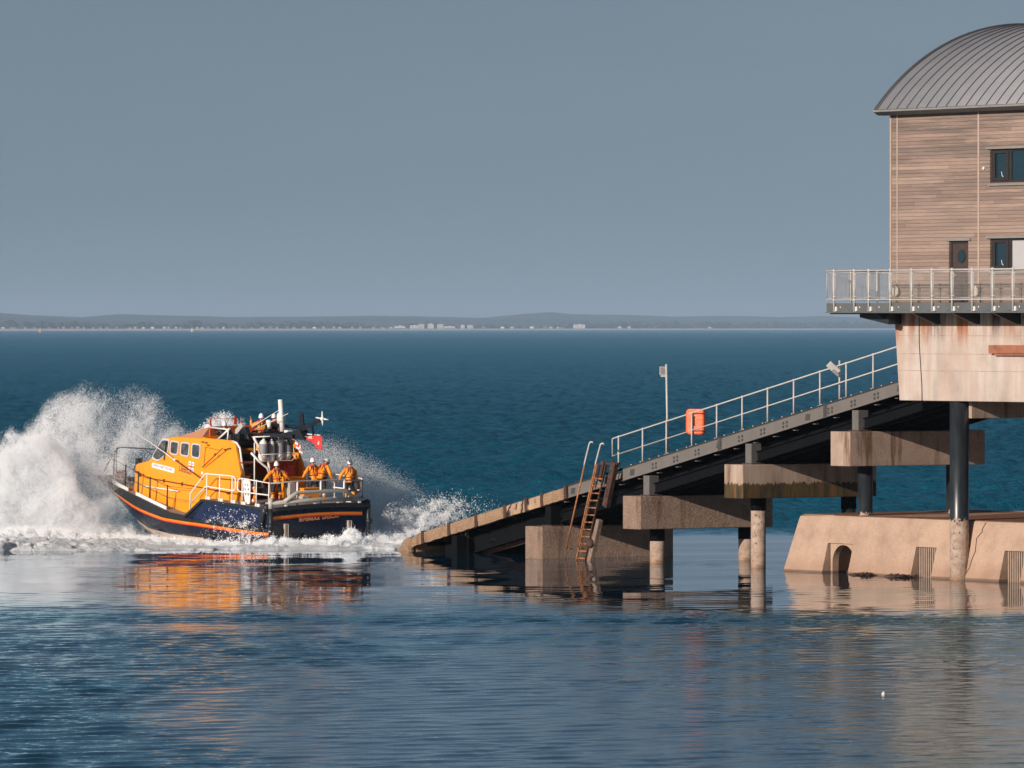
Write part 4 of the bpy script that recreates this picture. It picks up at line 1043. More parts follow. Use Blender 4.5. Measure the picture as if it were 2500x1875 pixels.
B = {}
B['navy'] = gloss('navy_hull_paint', (0.003, 0.009, 0.028), 0.22, 0.2)
B['panel'] = gloss('bright_navy_panel', (0.005, 0.018, 0.066), 0.3, 0.15)
B['orange'] = gloss('orange_superstructure', (0.88, 0.32, 0.015), 0.35, 0.05, dirt=((0.74, 0.28, 0.03), 0.66))
B['stripe'] = gloss('orange_stripe', (0.85, 0.22, 0.01), 0.3)
B['red'] = gloss('red_line', (0.55, 0.02, 0.015), 0.3)
B['boot'] = gloss('cream_bottom_paint', (0.72, 0.60, 0.50), 0.5, 0.1)
B['rubber'] = pm('black_rubber_belting', (0.014, 0.018, 0.022), 0.5, var=0.3, vs=3)
B['deck'] = pm('grey_nonslip_deck', (0.27, 0.235, 0.22), 0.9, var=0.1)
B['roofbr'] = pm('brown_nonslip_roof', (0.47, 0.225, 0.13), 0.9, var=0.05)
B['white'] = gloss('white_paint', (0.80, 0.79, 0.76), 0.35, 0.04)
B['greytube'] = gloss('stone_grey_paint', (0.44, 0.42, 0.385), 0.5, 0.05)
B['dkgreen'] = pm('dark_green_tube', (0.02, 0.035, 0.035), 0.5)
B['black'] = pm('black_fitting', (0.012, 0.016, 0.022), 0.35)
B['wframe'] = gloss('pale_window_frame', (0.52, 0.52, 0.54), 0.4, 0.04)
m, nt, p = new_mat('wheelhouse_glass'); v = coords(nt)
nt.links.new(ramp(nt, noise(nt, v, 3.2, 5, 0.7), [(0.35, (0.03, 0.035, 0.04)), (0.55, (0.08, 0.085, 0.09)), (0.72, (0.22, 0.21, 0.20))]), p.inputs['Base Color']); p.inputs['Roughness'].default_value = 0.06
B['glass'] = m
B['brown'] = pm('brown_red_fitting', (0.17, 0.045, 0.02), 0.5)
B['redbag'] = pm('red_canvas', (0.50, 0.06, 0.045), 0.8, var=0.2, vs=6)
B['dark_in'] = pm('dark_cockpit', (0.025, 0.022, 0.026), 0.8)
B['step'] = pm('brown_step', (0.22, 0.075, 0.035), 0.7)
B['ored'] = pm('orange_red_lining', (0.62, 0.10, 0.02), 0.6)
B['wood'] = pm('worn_timber_strip', (0.40, 0.33, 0.27), 0.8, var=0.25, vs=6)
B['fender'] = pm('white_fender_vinyl', (0.78, 0.75, 0.70), 0.45, var=0.06, vs=3)
B['fender_shade'] = pm('grey_fender_shade', (0.28, 0.28, 0.285), 0.5)
B['ensign'] = pm('red_flag_cloth', (0.62, 0.045, 0.035), 0.8, var=0.1)
B['blue'] = pm('blue_ink', (0.03, 0.10, 0.34), 0.5)
B['text_or'] = pm('orange_lettering', (0.90, 0.36, 0.18), 0.5)
B['text_dk'] = pm('dark_red_lettering', (0.10, 0.012, 0.05), 0.5)

boat = empty('lifeboat', label='orange and navy lifeboat plunging bow first into its own spray, crew on the aft deck', cat='lifeboat', mat=BM.copy())

ip = lambda x, xs, ys_: float(np.interp(x, xs, ys_))
HB = lambda x: ip(x, [0, 0.4, 7, 9, 11, 13, 15, 16.3, 16.95], [2.70, 2.75, 2.75, 2.65, 2.35, 1.78, 1.02, 0.42, 0.05])
ZDK = lambda x: ip(x, [0, 5.05, 6.35, 7.61, 8.93, 10.49, 11.85, 13.46, 15.17, 16.95], [1.73, 1.84, 1.02, 1.10, 1.36, 1.61, 1.77, 1.93, 2.05, 2.11])
ZST = lambda x: ip(x, [0, 1.2, 4.5, 8.2, 10.56, 13.3, 15.6, 16.95], [0.64, 0.62, 0.69, 0.79, 1.07, 1.54, 1.85, 1.98])
YC = lambda x: ip(x, [0, 8, 10, 12, 13.5, 15, 16, 16.9], [2.42, 2.40, 2.1, 1.42, 0.85, 0.36, 0.12, 0.01])
ZC = lambda x: ip(x, [0, 8, 10, 12, 13.5, 15, 16, 16.9], [0.02, 0.06, 0.16, 0.42, 0.78, 1.2, 1.55, 1.95])
ZK = lambda x: ip(x, [0, 10, 12, 12.9, 14.4, 15.6, 16.9], [-0.9, -0.9, -0.65, -0.25, 0.62, 1.22, 1.94])
def hside(x, z):
    """half breadth of the topside at height z"""
    zc, zd = ZC(x), ZDK(x); t = max(0.0, min(1.0, (z - zc) / max(0.05, zd - zc)))
    return YC(x) + (HB(x) - YC(x)) * (1 - (1 - t) ** 1.7)


XS = sorted(set([0, 0.4] + [0.5 * i for i in range(2, 34)] + [5.05, 6.35, 16.7, 16.95]))
b = MB(); b.smooth = True; rows = []
for x in XS:
    zc, zd = ZC(x), ZDK(x)
    half = [(0, ZK(x)), (YC(x) * 0.55, ZK(x) + (zc - ZK(x)) * 0.5), (YC(x), zc)] + [(hside(x, zc + (zd - zc) * k / 6), zc + (zd - zc) * k / 6) for k in range(1, 7)]
    rows.append([(x, y, z) for y, z in half] + [(x, -y, z) for y, z in half[1:]])
nh = 9
for i in range(len(XS) - 1):
    for k in range(8):
        for sgn in (0, 1):
            f = lambda r, q: rows[r][q] if (sgn == 0 or q == 0) else rows[r][8 + q]
            b.cur = 1 if k < 2 and XS[i] > 5.2 else 0
            b.add([f(i, k), f(i + 1, k), f(i + 1, k + 1), f(i, k + 1)], [(0, 1, 2, 3)])
b.smooth = False; b.cur = 0
b.add([rows[0][i] for i in range(9)] + [rows[0][i] for i in range(9, 17)], [tuple(list(range(0, 9)) + list(range(16, 8, -1)))])
hull = b.build('hull', [B['navy'], B['boot']], boat)
# deck sheet
b = MB()
xs2 = [x for x in XS if x <= 16.7]
for i in range(len(xs2) - 1):
    x0, x1 = xs2[i], xs2[i + 1]
    b.add([(x0, HB(x0) - 0.01, ZDK(x0) - 0.02), (x1, HB(x1) - 0.01, ZDK(x1) - 0.02), (x1, -HB(x1) + 0.01, ZDK(x1) - 0.02), (x0, -HB(x0) + 0.01, ZDK(x0) - 0.02)], [(0, 1, 2, 3)])
b.build('deck', B['deck'], boat)


def side_strip(fz0, fz1, proud, xs_, mat, name, sides=(1, -1)):
    for s_ in sides:
        b = MB(); b.smooth = False; rings = []
        for x in xs_:
            za, zb = fz0(x), fz1(x)
            rings.append([(x, s_ * (hside(x, za) - 0.02), za), (x, s_ * (hside(x, za) + proud), za), (x, s_ * (hside(x, (za + zb) / 2) + proud), (za + zb) / 2), (x, s_ * (hside(x, zb) + proud), zb), (x, s_ * (hside(x, zb) - 0.02), zb)])
        b.loft(rings); b.build(name, mat, boat)


xa = [0.02] + [0.4 * i for i in range(1, 41)]
side_strip(lambda x: ZST(x) - 0.115, ZST, 0.03, xa, B['stripe'], 'orange_stripe')
side_strip(lambda x: ZST(x) - 0.165, lambda x: ZST(x) - 0.119, 0.025, xa, B['red'], 'red_stripe')
# black belting: full height forward, band plus sloping step aft
xf = [6.35, 6.6] + [0.4 * i for i in range(17, 42)] + [16.6]
side_strip(lambda x: ZST(x) + 0.03, lambda x: ZDK(x) - 0.0, 0.07, xf, B['rubber'], 'belting')
side_strip(lambda x: ZST(x) + 0.03, lambda x: ZST(x) + 0.17, 0.07, [0.02] + [0.4 * i for i in range(1, 16)] + [6.34], B['rubber'], 'lower_belting')
side_strip(lambda x: ZDK(x) - 0.13, lambda x: ZDK(x), 0.075, [0.02] + [0.4 * i for i in range(1, 13)] + [5.0, 5.1, 5.4, 5.8, 6.2, 6.34], B['rubber'], 'upper_belting')
b = MB(); P_ = lambda x, z: (x, hside(x, z) + 0.012, z)
b.hexa([(5.85, hside(5.85, .87) + .012, .87), (.85, hside(.85, .84) + .012, .84), (.85, 2.60, .84), (5.85, 2.6, .87), (5.0, hside(5, 1.69) + .012, 1.69), (.55, hside(.6, 1.6) + .012, 1.60), (.55, 2.6, 1.6), (5.0, 2.6, 1.69)])
b.build('side_panel', B['panel'], boat)
for s_ in (1, -1):
    b = MB(); b.tube([(0.22, s_ * 2.80, 1.78), (0.42, s_ * 2.80, 1.5), (0.72, s_ * 2.70, 0.80)], [0.15, 0.14, 0.12], 12); b.ball((0.72, s_ * 2.7, 0.8), 0.13); b.ball((0.2, s_ * 2.8, 1.76), 0.16)
    b.build('quarter_fender', B['rubber'], boat)
    b = MB(); b.tube([(0.0, s_ * 2.72, 0.05), (-0.02, s_ * 2.72, 1.72)], 0.1, 10); b.ball((-0.05, s_ * 2.74, 0.95), (0.14, 0.16, 0.16)); b.build('corner_post', B['rubber'], boat)
b = MB(); b.tube([(-0.06, y, 1.66 + 0.1 * (1 - (y / 2.7) ** 2)) for y in np.linspace(-2.7, 2.7, 13)], 0.1, 10); b.build('transom_belting', B['rubber'], boat)
for dz, h, mt, nm in ((0, 0.115, 'stripe', 'transom_stripe'), (-0.085, 0.05, 'red', 'transom_red_stripe')):
    b = MB(); rings = []
    for y in np.linspace(-2.36, 2.68, 15):
        z = 1.30 + 0.09 * (1 - (y / 2.7) ** 2) + dz
        rings.append([(-0.03 if mt == 'stripe' else -0.028, y, z - h / 2), (-0.03 if mt == 'stripe' else -0.028, y, z + h / 2), (0.01, y, z + h / 2), (0.01, y, z - h / 2)])
    b.loft(rings); b.build(nm, B[mt], boat)
for y in (1.98, -1.55):
    b = MB(); b.mm(-0.12, -0.002, y - 0.08, y + 0.02, -0.4, 1.0); b.build('rubbing_strip', B['wood'], boat)
    b = MB(); b.mm(-0.14, -0.002, y - 0.16, y - 0.135, -0.4, 1.02); b.mm(-0.13, -0.002, y - 0.16, y + 0.02, 1.005, 1.03); b.build('strip_frame', B['greytube'], boat)
for y in (0.75, -0.35):
    b = MB(); b.tube([(0.05, y, 0.42), (-0.16, y, 0.40)], 0.17, 18); ex = b.build('exhaust', B['black'], boat)
    b = MB(); b.tube([(-0.162, y, 0.40), (-0.2, y, 0.40)], [0.16, 0.12], 18); b.build('flap', B['rubber'], ex)


def text(body, size, mat, mtx, name, parent, ext=0.004, shear=0.0, space=1.0, align='LEFT', sx=1.0):
    cu = bpy.data.curves.new(name, 'FONT'); cu.body = body; cu.size = size; cu.extrude = ext; cu.shear = shear; cu.space_character = space
    cu.align_x = align; cu.align_y = 'BOTTOM_BASELINE' if False else 'BOTTOM'
    to = bpy.data.objects.new(name + '_curve', cu); col.objects.link(to)
    dg = bpy.context.evaluated_depsgraph_get(); dg.update()
    me = bpy.data.meshes.new_from_object(to.evaluated_get(dg)); bpy.data.objects.remove(to); bpy.data.curves.remove(cu)
    me.name = name; me.materials.clear(); me.materials.append(mat)
    me.transform(Matrix.Diagonal((sx, 1, 1, 1))); me.transform(mtx)
    o = bpy.data.objects.new(name, me); col.objects.link(o); o.parent = parent
    return o


def frame(o, ax, ay):
    ax = Vector(ax).normalized(); az = ax.cross(Vector(ay)).normalized(); ay = az.cross(ax)
    return Matrix(((ax.x, ay.x, az.x, o[0]), (ax.y, ay.y, az.y, o[1]), (ax.z, ay.z, az.z, o[2]), (0, 0, 0, 1)))


text('BEMBRIDGE  LIFEBOAT', 0.262, B['text_or'], frame((-0.008, 1.15, 1.03), (0, -1, 0.045), (0, 0, 1)), 'station_lettering', boat, shear=0.18, sx=0.85)

# ---------------------------------------------------------------- wheelhouse
wy = lambda z: 1.97 - 0.0975 * (z - 1.7)
WS = [(5.2, 1.0, 4.47, 1.0), (6.40, 0.9, 4.49, 1.0), (6.46, 0.9, 4.49, 1.0), (7.8, 0.9, 4.50, 1.0), (9.0, 1.0, 4.34, 1.0), (9.49, 1.1, 4.27, 1.0), (10.42, 1.2, 3.22, 1.0), (10.7, 1.3, 3.16, 1.0), (11.2, 1.4, 3.06, 0.96), (11.8, 1.5, 2.96, 0.84), (12.3, 1.6, 2.84, 0.66), (12.65, 1.7, 2.66, 0.42), (12.8, 1.75, 2.42, 0.2)]
b = MB(); rings = []
for x, z0, z1, k in WS:
    ys_ = lambda z: wy(z) * k
    half = [(ys_(z0), z0), (ys_(2.0), 2.0), (ys_(min(2.4, z1 - .1)), min(2.4, z1 - .1)), (ys_(z1 - 0.05), z1 - 0.05), (ys_(z1) - 0.06, z1), (0.8 * k, z1 + 0.05 * k) if x > 6.43 else (1.32, 4.0)]
    rings.append([(x, y, z) for y, z in half] + [(x, 0, z1 + 0.06 * k if x > 6.43 else 4.0)] + [(x, -y, z) for y, z in half[::-1]])
b.loft(rings, closed=True, cap=True)
wh = b.build('wheelhouse', B['orange'], boat, bevel=0.03)
# wing walls aft, stair well between
for s_ in (1, -1):
    b = MB()
    poly = [(3.6, 1.75), (5.22, 1.75), (5.22, 4.47), (4.10, 4.45), (3.42, 3.05)]
    pts_o = [(x, s_ * wy(z), z) for x, z in poly]; pts_i = [(x, s_ * (wy(z) - 0.13), z) for x, z in poly]
    n = len(poly); b.add(pts_o + pts_i, [tuple(range(n)), tuple(range(2 * n - 1, n - 1, -1))] + [(i, (i + 1) % n, n + (i + 1) % n, n + i) for i in range(n)])
    b.build('wing_wall', B['orange'], boat, bevel=0.015)
b = MB(); b.mm(5.23, 5.27, -1.7, 1.7, 1.75, 4.44); b.build('aft_bulkhead', B['dark_in'], boat)
# windows on the port side, following the wall
def roundpoly(pts, r, n=4):
    out = []; m_ = len(pts)
    for i in range(m_):
        p0, p1, p2 = (Vector(pts[i - 1]), Vector(pts[i]), Vector(pts[(i + 1) % m_]))
        a = p1 + (p0 - p1).normalized() * min(r, (p0 - p1).length * .45); c = p1 + (p2 - p1).normalized() * min(r, (p2 - p1).length * .45)
        for k in range(n + 1):
            t = k / n; out.append(((1 - t) ** 2 * a + 2 * t * (1 - t) * p1 + t * t * c)[:])
    return out
def wall_poly(b, poly, o0, o1, s_=1):
    n = len(poly)
    A = [(x, s_ * (wy(z) + o0), z) for x, z in poly]; C = [(x, s_ * (wy(z) + o1), z) for x, z in poly]
    b.add(A + C, [tuple(range(n)), tuple(range(2 * n - 1, n - 1, -1))] + [(i, (i + 1) % n, n + (i + 1) % n, n + i) for i in range(n)])
WINS = [[(10.22, 3.36), (9.95, 3.24), (9.62, 3.24), (8.98, 3.66), (8.92, 4.28), (9.50, 4.27)], [(8.87, 4.22), (8.85, 3.60), (8.22, 3.56), (8.20, 4.20)], [(8.07, 4.20), (8.05, 3.58), (7.38, 3.54), (7.37, 4.19)], [(7.24, 4.20), (7.20, 3.54), (6.54, 3.50), (6.54, 4.17)]]
for s_ in (1, -1):
    for i, wp in enumerate(WINS):
        cx_ = sum(q[0] for q in wp) / len(wp); cz_ = sum(q[1] for q in wp) / len(wp)
        b = MB(); wall_poly(b, roundpoly(wp, 0.16), -0.03, 0.035, s_); wf = b.build('window', B['wframe'], boat)
        inn = [(cx_ + (x - cx_) * (0.80 if i else 0.87), cz_ + (z - cz_) * (0.80 if i else 0.85)) for x, z in wp]
        b = MB(); wall_poly(b, roundpoly(inn, 0.12), 0.03, 0.04, s_); b.build('pane', B['glass'], wf)
b = MB(); b.bar((9.12, wy(4.0) + 0.07, 4.15), (9.22, wy(3.5) + 0.07, 3.30), 0.05, 0.03); b.build('wiper', B['black'], boat)
# front windscreens (raked)
for y in (-1.2, 0.0, 1.2):
    b = MB(); n_ = Vector((0.75, 0, 0.66)); o_ = Vector((10.0, y, 3.76)) + n_ * 0.02
    b.prism(rrect(0.9, 0.95, 0.12), o_, (0, 1, 0), (-0.66, 0, 0.75), n_ * 0.04); wf = b.build('windscreen', B['wframe'], boat)
    b = MB(); b.prism(rrect(0.76, 0.8, 0.1), o_ + n_ * 0.045, (0, 1, 0), (-0.66, 0, 0.75), n_ * 0.01); b.build('pane', B['glass'], wf)
# name plate, lettering, flag mark of four squares
b = MB(); wall_poly(b, roundpoly([(10.15, 3.14), (10.15, 2.92), (8.40, 2.75), (8.40, 2.98)], 0.07), -0.01, 0.018); npz = b.build('name_plate', B['white'], boat)
text('ALFRED ALBERT WILLIAMS', 0.165, B['blue'], frame((10.05, wy(3.0) + 0.024, 2.955), (-1, 0.0095, -0.1), (0, -0.0975, 1)), 'name_lettering', npz, ext=0.002, sx=0.755)
text('Lifeboats', 0.40, B['text_dk'], frame((8.10, wy(2.85) + 0.008, 2.80), (-1, 0.012, -0.12), (0, -0.0975, 1)), 'fleet_lettering', boat, sx=0.68)
for ix, iz in ((0, 0), (1, 0), (0, 1), (1, 1)):
    x = 7.28 - ix * 0.235; z = 3.27 - iz * 0.26 - ix * 0.02
    b = MB(); wall_poly(b, [(x + 0.085, z + 0.095), (x + 0.085, z - 0.09), (x - 0.085, z - 0.10), (x - 0.085, z + 0.085)], -0.01, 0.012); fm = b.build('flag_mark', B['white'], boat)
    b = MB(); wall_poly(b, [(x + 0.03, z + 0.03), (x + 0.03, z - 0.035), (x - 0.03, z - 0.04), (x - 0.03, z + 0.025)], 0.005, 0.016); b.build('emblem', B['blue'], fm)
b = MB(); wall_poly(b, [(7.175, 3.32), (7.175, 2.92), (7.14, 2.92), (7.14, 3.32)], -0.01, 0.010); wall_poly(b, [(7.36, 3.155), (7.36, 3.12), (6.95, 3.09), (6.95, 3.125)], -0.01, 0.009); b.build('flag_cross', B['red'], boat)
b = MB(); wall_poly(b, [(6.33, 2.96), (6.33, 2.84), (6.21, 2.83), (6.21, 2.95)], -0.01, 0.03); b.build('fuel_cap', B['white'], boat)
# door outline and small hardware
for q in (((6.20, 4.06), (6.20, 3.22)), ((6.20, 4.06), (5.1, 3.98)), ((5.66, 2.34), (4.1, 2.28))):
    b = MB(); (x0, z0), (x1, z1) = q; b.bar((x0, wy(z0) + 0.006, z0), (x1, wy(z1) + 0.006, z1), 0.03, 0.02); b.build('panel_seam', B['brown'], boat)
for x, z in ((6.42, 4.28), (6.15, 4.26), (5.98, 4.16), (4.35, 4.1), (4.2, 2.1), (5.0, 2.2)):
    b = MB(); b.box((x, wy(z) + 0.03, z), (0.16, 0.06, 0.05)); b.build('hinge', B['brown'], boat)
b = MB(); b.tube([(4.55, 2.02, 4.11), (6.16, 1.95, 3.16)], 0.024, 6); b.ball((5.1, 2.02, 3.8), 0.06); b.tube([(4.3, wy(4.1) + .02, 4.12), (4.75, wy(4.0) + .05, 4.02)], 0.03, 6); b.build('boat_hook', B['brown'], boat)
b = MB(); b.tube([(9.05, 2.08, 3.74), (8.25, 2.05, 3.42), (7.0, 2.02, 2.96), (6.4, 1.98, 2.72), (6.2, 1.9, 2.62)], [0.02, 0.022, 0.03, 0.035, 0.04], 6); an = b.build('side_pole', B['brown'], boat)  # dark brown lower length below the white section
b = MB(); b.tube([(11.5, 2.02, 4.55), (9.0, 2.08, 3.72), (8.15, 2.05, 3.385)], [0.016, 0.022, 0.024], 6); b.ball((8.15, 2.03, 3.38), 0.07); b.build('white_section', B['white'], an)
b = MB(); b.tube([(12.85, 0.5, 2.72), (12.4, 1.3, 2.66), (11.3, 1.93, 2.62), (10.45, 1.98, 2.44), (7.7, 2.02, 2.33), (3.9, 2.02, 2.15)], 0.022, 6)
for x, z in ((11.0, 2.55), (9.1, 2.4), (7.7, 2.34), (5.8, 2.25)): b.box((x, wy(z) + 0.03, z - 0.03), (0.05, 0.08, 0.16))
b.build('dark_side_tube', B['brown'], boat)  # brown tube along the wheelhouse side, with small brackets
b = MB(); b.tube([(10.75, 2.03, 2.06), (7.85, 2.05, 1.98)], 0.032, 8); b.build('white_pole', B['white'], boat)
# ramp roof, flybridge
b = MB(); b.hexa([(8.3, 1.75, 4.40), (6.55, 1.72, 4.44), (6.55, -1.3, 4.44), (8.3, -1.3, 4.44), (7.9, 1.0, 4.62), (6.55, 1.25, 4.95), (6.55, -1.25, 4.95), (7.9, -1.0, 4.62)]); b.build('ramp_roof', B['roofbr'], boat)
b = MB(); b.mm(6.47, 6.54, -1.3, 1.3, 4.42, 4.90); b.build('screen_bulkhead', B['ored'], boat)
b = MB(); b.mm(4.3, 6.46, -1.36, -1.26, 4.42, 4.82); b.build('coaming', B['orange'], boat)
b = MB(); b.mm(5.22, 6.40, -1.2, 1.2, 4.005, 4.03); b.build('flybridge_floor', B['ored'], boat)
b = MB(); b.mm(5.75, 6.2, 0.5, 1.2, 4.035, 4.27); b.mm(5.62, 5.75, 0.5, 1.2, 4.035, 4.6); b.build('helm_chair', B['black'], boat, bevel=0.03)
b = MB(); b.mm(4.0, 4.7, -0.9, 0.85, 3.545, 3.80); b.build('standing_platform', B['dark_in'], boat)
b = MB(); b.mm(6.47, 6.53, 1.22, 1.3, 5.0, 5.32); b.mm(6.47, 6.53, -0.2, -0.05, 5.0, 5.35); b.tube([(6.5, 1.26, 5.3), (6.5, -1.3, 5.28)], 0.012, 4); b.build('screen_post', B['ored'], boat)
b = MB(); b.tube([(6.9, 1.05, 4.84), (6.9, 1.05, 4.92)], 0.2, 14); b.ball((6.9, 1.05, 4.95), (0.16, 0.16, 0.10)); gd = b.build('antenna_dome', B['white'], boat)
b = MB(); b.tube([(6.42, 1.35, 4.93), (5.02, 1.35, 4.90), (4.98, 1.35, 4.88)], 0.04, 8); b.tube([(4.92, 1.35, 4.96), (5.80, 1.42, 4.36)], 0.045, 8); b.tube([(5.02, 1.35, 4.9), (5.04, 1.38, 4.40)], 0.035, 8); b.ball((5.82, 1.43, 4.36), 0.09)
b.build('flybridge_rail', B['white'], boat)
b = MB(); b.box((4.75, 0.95, 4.92), (0.72, 0.12, 0.22), Euler((0, R(38), 0)).to_matrix()); b.build('console', B['greytube'], boat)
b = MB(); b.box((4.55, 0.85, 4.72), (0.75, 0.2, 0.3), Euler((0, R(30), 0)).to_matrix()); b.build('console_back', B['black'], boat)
b = MB(); b.ball((4.60, 0.95, 5.26), 0.06); b.build('red_lamp', B['redbag'], boat)
# seats and dark clutter of the upper steering place
b = MB(); b.mm(4.95, 5.22, 0.2, 1.1, 4.45, 4.7); b.mm(4.75, 4.95, -0.9, 1.0, 4.2, 4.44); b.build('helm_seat', B['black'], boat, bevel=0.04)
# folded mast: black A frame, beam and boom
b = MB()
b.bar((5.75, 1.2, 4.36), (4.6, 0.75, 4.72), 0.22, 0.32); b.bar((5.75, -1.1, 4.40), (4.6, -0.7, 4.78), 0.22, 0.32); b.bar((4.6, 0.75, 4.70), (1.6, 0.28, 4.76), 0.13, 0.16); b.bar((4.6, -0.7, 4.78), (1.6, -0.25, 4.80), 0.13, 0.16)
b.bar((2.9, 0.45, 4.76), (2.9, -0.45, 4.80), 0.2, 0.14); b.bar((3.9, 0.6, 4.74), (3.9, -0.6, 4.78), 0.12, 0.12)
b.build('folded_mast', B['black'], boat)
b = MB(); b.hexa([(2.5, -0.28, 4.62), (0.95, -0.12, 4.62), (0.95, 0.14, 4.62), (2.5, 0.3, 4.62), (2.5, -0.28, 4.80), (1.35, -0.12, 5.06), (1.35, 0.14, 5.06), (2.5, 0.3, 4.84)]); b.build('mast_head', B['black'], boat)
b = MB(); b.tube([(4.5, -0.35, 5.08), (3.4, -0.35, 5.12), (1.75, -0.3, 5.10), (1.35, -0.25, 5.0), (1.25, -0.2, 4.8)], 0.075, 8); b.build('hoop_rail', B['black'], boat)
b = MB(); b.bar((1.45, 0.0, 5.0), (0.02, 0.0, 5.55), 0.11, 0.15); b.build('mast_boom', B['black'], boat)
b = MB(); b.prism([(1.55, 5.05), (1.12, 5.02), (1.22, 5.45), (1.30, 5.78), (1.50, 5.78)], (0, -0.035, 0), (1, 0, 0), (0, 0, 1), (0, 0.07, 0)); b.build('mast_fin', B['black'], boat)
b = MB(); b.bar((0.62, 0, 5.32), (0.50, 0, 4.86), 0.09, 0.06); b.build('mast_strut', B['black'], boat)
b = MB(); b.ball((-0.15, 0, 5.62), (0.1, 0.1, 0.1), 12, 8)
for d in ((0.02, 0, 0.34), (-0.02, 0, -0.3), (-0.24, -0.16, -0.03), (0.2, 0.22, 0.06)): b.tube([(-0.15, 0, 5.62), (-0.15 + d[0], d[1], 5.62 + d[2])], [0.05, 0.022], 8)
b.build('direction_finder', B['white'], boat)
b = MB(); b.tube([(2.72, 0.05, 4.90), (2.90, 0.05, 6.32)], [0.115, 0.105], 16); b.build('radar_tube', B['white'], boat)
b = MB(); b.tube([(5.55, 0.5, 4.55), (5.2, 0.48, 4.68), (2.85, 0.1, 5.88)], [0.02, 0.018, 0.012], 6); b.build('whip_aerial', B['white'], boat)
b = MB(); b.tube([(4.3, 0.4, 4.90), (1.7, 0.5, 5.78)], [0.02, 0.012], 6); b.build('whip_aerial', B['white'], boat)
b = MB(); b.tube([(1.7, -0.2, 4.86), (0.25, -0.2, 4.86)], 0.028, 6); b.build('yard', B['white'], boat)
b = MB(); b.tube([(3.15, -0.2, 5.26), (3.15, -0.2, 5.64)], [0.2, 0.2], 18); b.ball((3.15, -0.2, 5.64), (0.2, 0.2, 0.1), 18, 8); b.ball((3.15, -0.2, 5.26), (0.19, 0.19, 0.06), 18, 8); b.build('radome', B['white'], boat)
b = MB(); b.tube([(3.7, 0.05, 4.92), (3.72, 0.05, 5.12), (3.74, 0.05, 5.32)], [0.07, 0.09, 0.13], 12); b.ball((3.74, 0.05, 5.32), (0.13, 0.13, 0.06)); b.build('searchlight', B['white'], boat)
b = MB(); b.mm(2.25, 2.5, -0.12, 0.12, 4.84, 4.98); b.mm(1.6, 2.2, -0.18, -0.06, 4.86, 4.95); b.build('horn', B['white'], boat)
rb = random.Random(21)
for i in range(12):
    x0, y0, z0 = rb.uniform(3.4, 5.6), rb.uniform(-0.7, 1.25), rb.uniform(4.45, 4.75); L = rb.uniform(0.35, 0.9)
    b = MB(); b.tube([(x0, y0, z0), (x0 - L * 0.3, y0 + rb.uniform(-.12, .12), z0 + rb.uniform(0.05, 0.28)), (x0 - L * 0.7, y0 + rb.uniform(-.2, .2), z0 + rb.uniform(-0.1, 0.25)), (x0 - L, y0, z0 - rb.uniform(0.0, 0.3))], rb.choice([0.025, 0.035, 0.05]), 6); b.build('cable', B['black'], boat)
for x0, y0, z0, dx, dy, dz in ((4.35, 0.95, 4.46, .3, .3, .28), (3.9, 0.9, 4.5, .22, .2, .3), (5.25, -0.9, 4.48, .35, .3, .32), (3.35, 0.2, 4.84, .3, .2, .16), (2.2, 0.1, 4.55, .4, .25, .14), (4.9, 0.2, 4.5, .3, .4, .3)):
    b = MB(); b.mm(x0, x0 + dx, y0, y0 + dy, z0, z0 + dz); b.build('instrument_box', B['black'], boat, bevel=0.03)
# fender rack and white tube frames by the stair
b = MB()
b.tube([(5.1, 1.55, 4.40), (4.2, 1.66, 4.42), (3.95, 1.66, 4.36), (3.75, 1.64, 4.15), (3.5, 1.60, 2.9)], 0.05, 8); b.build('stair_rail', B['white'], boat)
b = MB(); b.tube([(3.5, 1.08, 4.66), (3.4, 1.06, 4.5), (3.4, 0.92, 4.3), (3.2, 0.50, 3.65), (3.2, 0.42, 3.3), (3.2, 0.36, 1.85)], 0.055, 10); b.build('gantry_tube', B['white'], boat)
b = MB(); b.tube([(3.4, 1.28, 3.95), (3.3, 0.9, 3.55), (3.2, 0.52, 3.25), (3.2, 0.40, 2.95)], 0.05, 10); b.build('gantry_tube', B['white'], boat)
b = MB(); b.tube([(3.42, 1.08, 4.40), (3.4, 1.08, 1.85)], 0.03, 8); b.build('gantry_tube', B['white'], boat)
b = MB(); b.tube([(3.3, 1.2, 4.66), (3.0, 0.6, 4.68), (2.9, -0.5, 4.62), (2.8, -0.9, 4.60)], 0.03, 6); b.tube([(3.25, 0.98, 4.08), (3.08, 0.98, 3.74), (3.08, 0.82, 3.58), (3.06, -0.76, 3.55), (3.06, -0.92, 3.7), (3.22, -0.92, 4.18)], 0.018, 6); b.tube([(3.08, 0.96, 3.88), (3.06, -0.9, 3.86)], 0.018, 6); b.build('fender_rack', B['white'], boat)
b = MB(); b.mm(3.45, 5.2, -1.5, 1.7, 3.48, 3.54); b.build('upper_step', B['step'], boat)
for i in range(5):
    b = MB(); b.mm(3.95 - i * 0.13, 4.2 - i * 0.13, 0.9 - i * 0.16, 1.5 - i * 0.16, 3.2 - i * 0.29, 3.25 - i * 0.29); b.build('stair_tread', B['step'], boat)
b = MB(); b.bar((4.15, 0.95, 3.35), (3.35, 0.2, 1.85), 0.05, 0.22); b.build('stair_stringer', B['black'], boat)
b = MB(); b.mm(3.85, 3.95, -1.6, 0.0, 1.75, 3.46); b.build('stern_screen', B['ored'], boat)
b = MB(); b.box((3.55, -0.95, 3.1), (0.3, 0.34, 0.5)); b.build('red_locker', B['redbag'], boat)
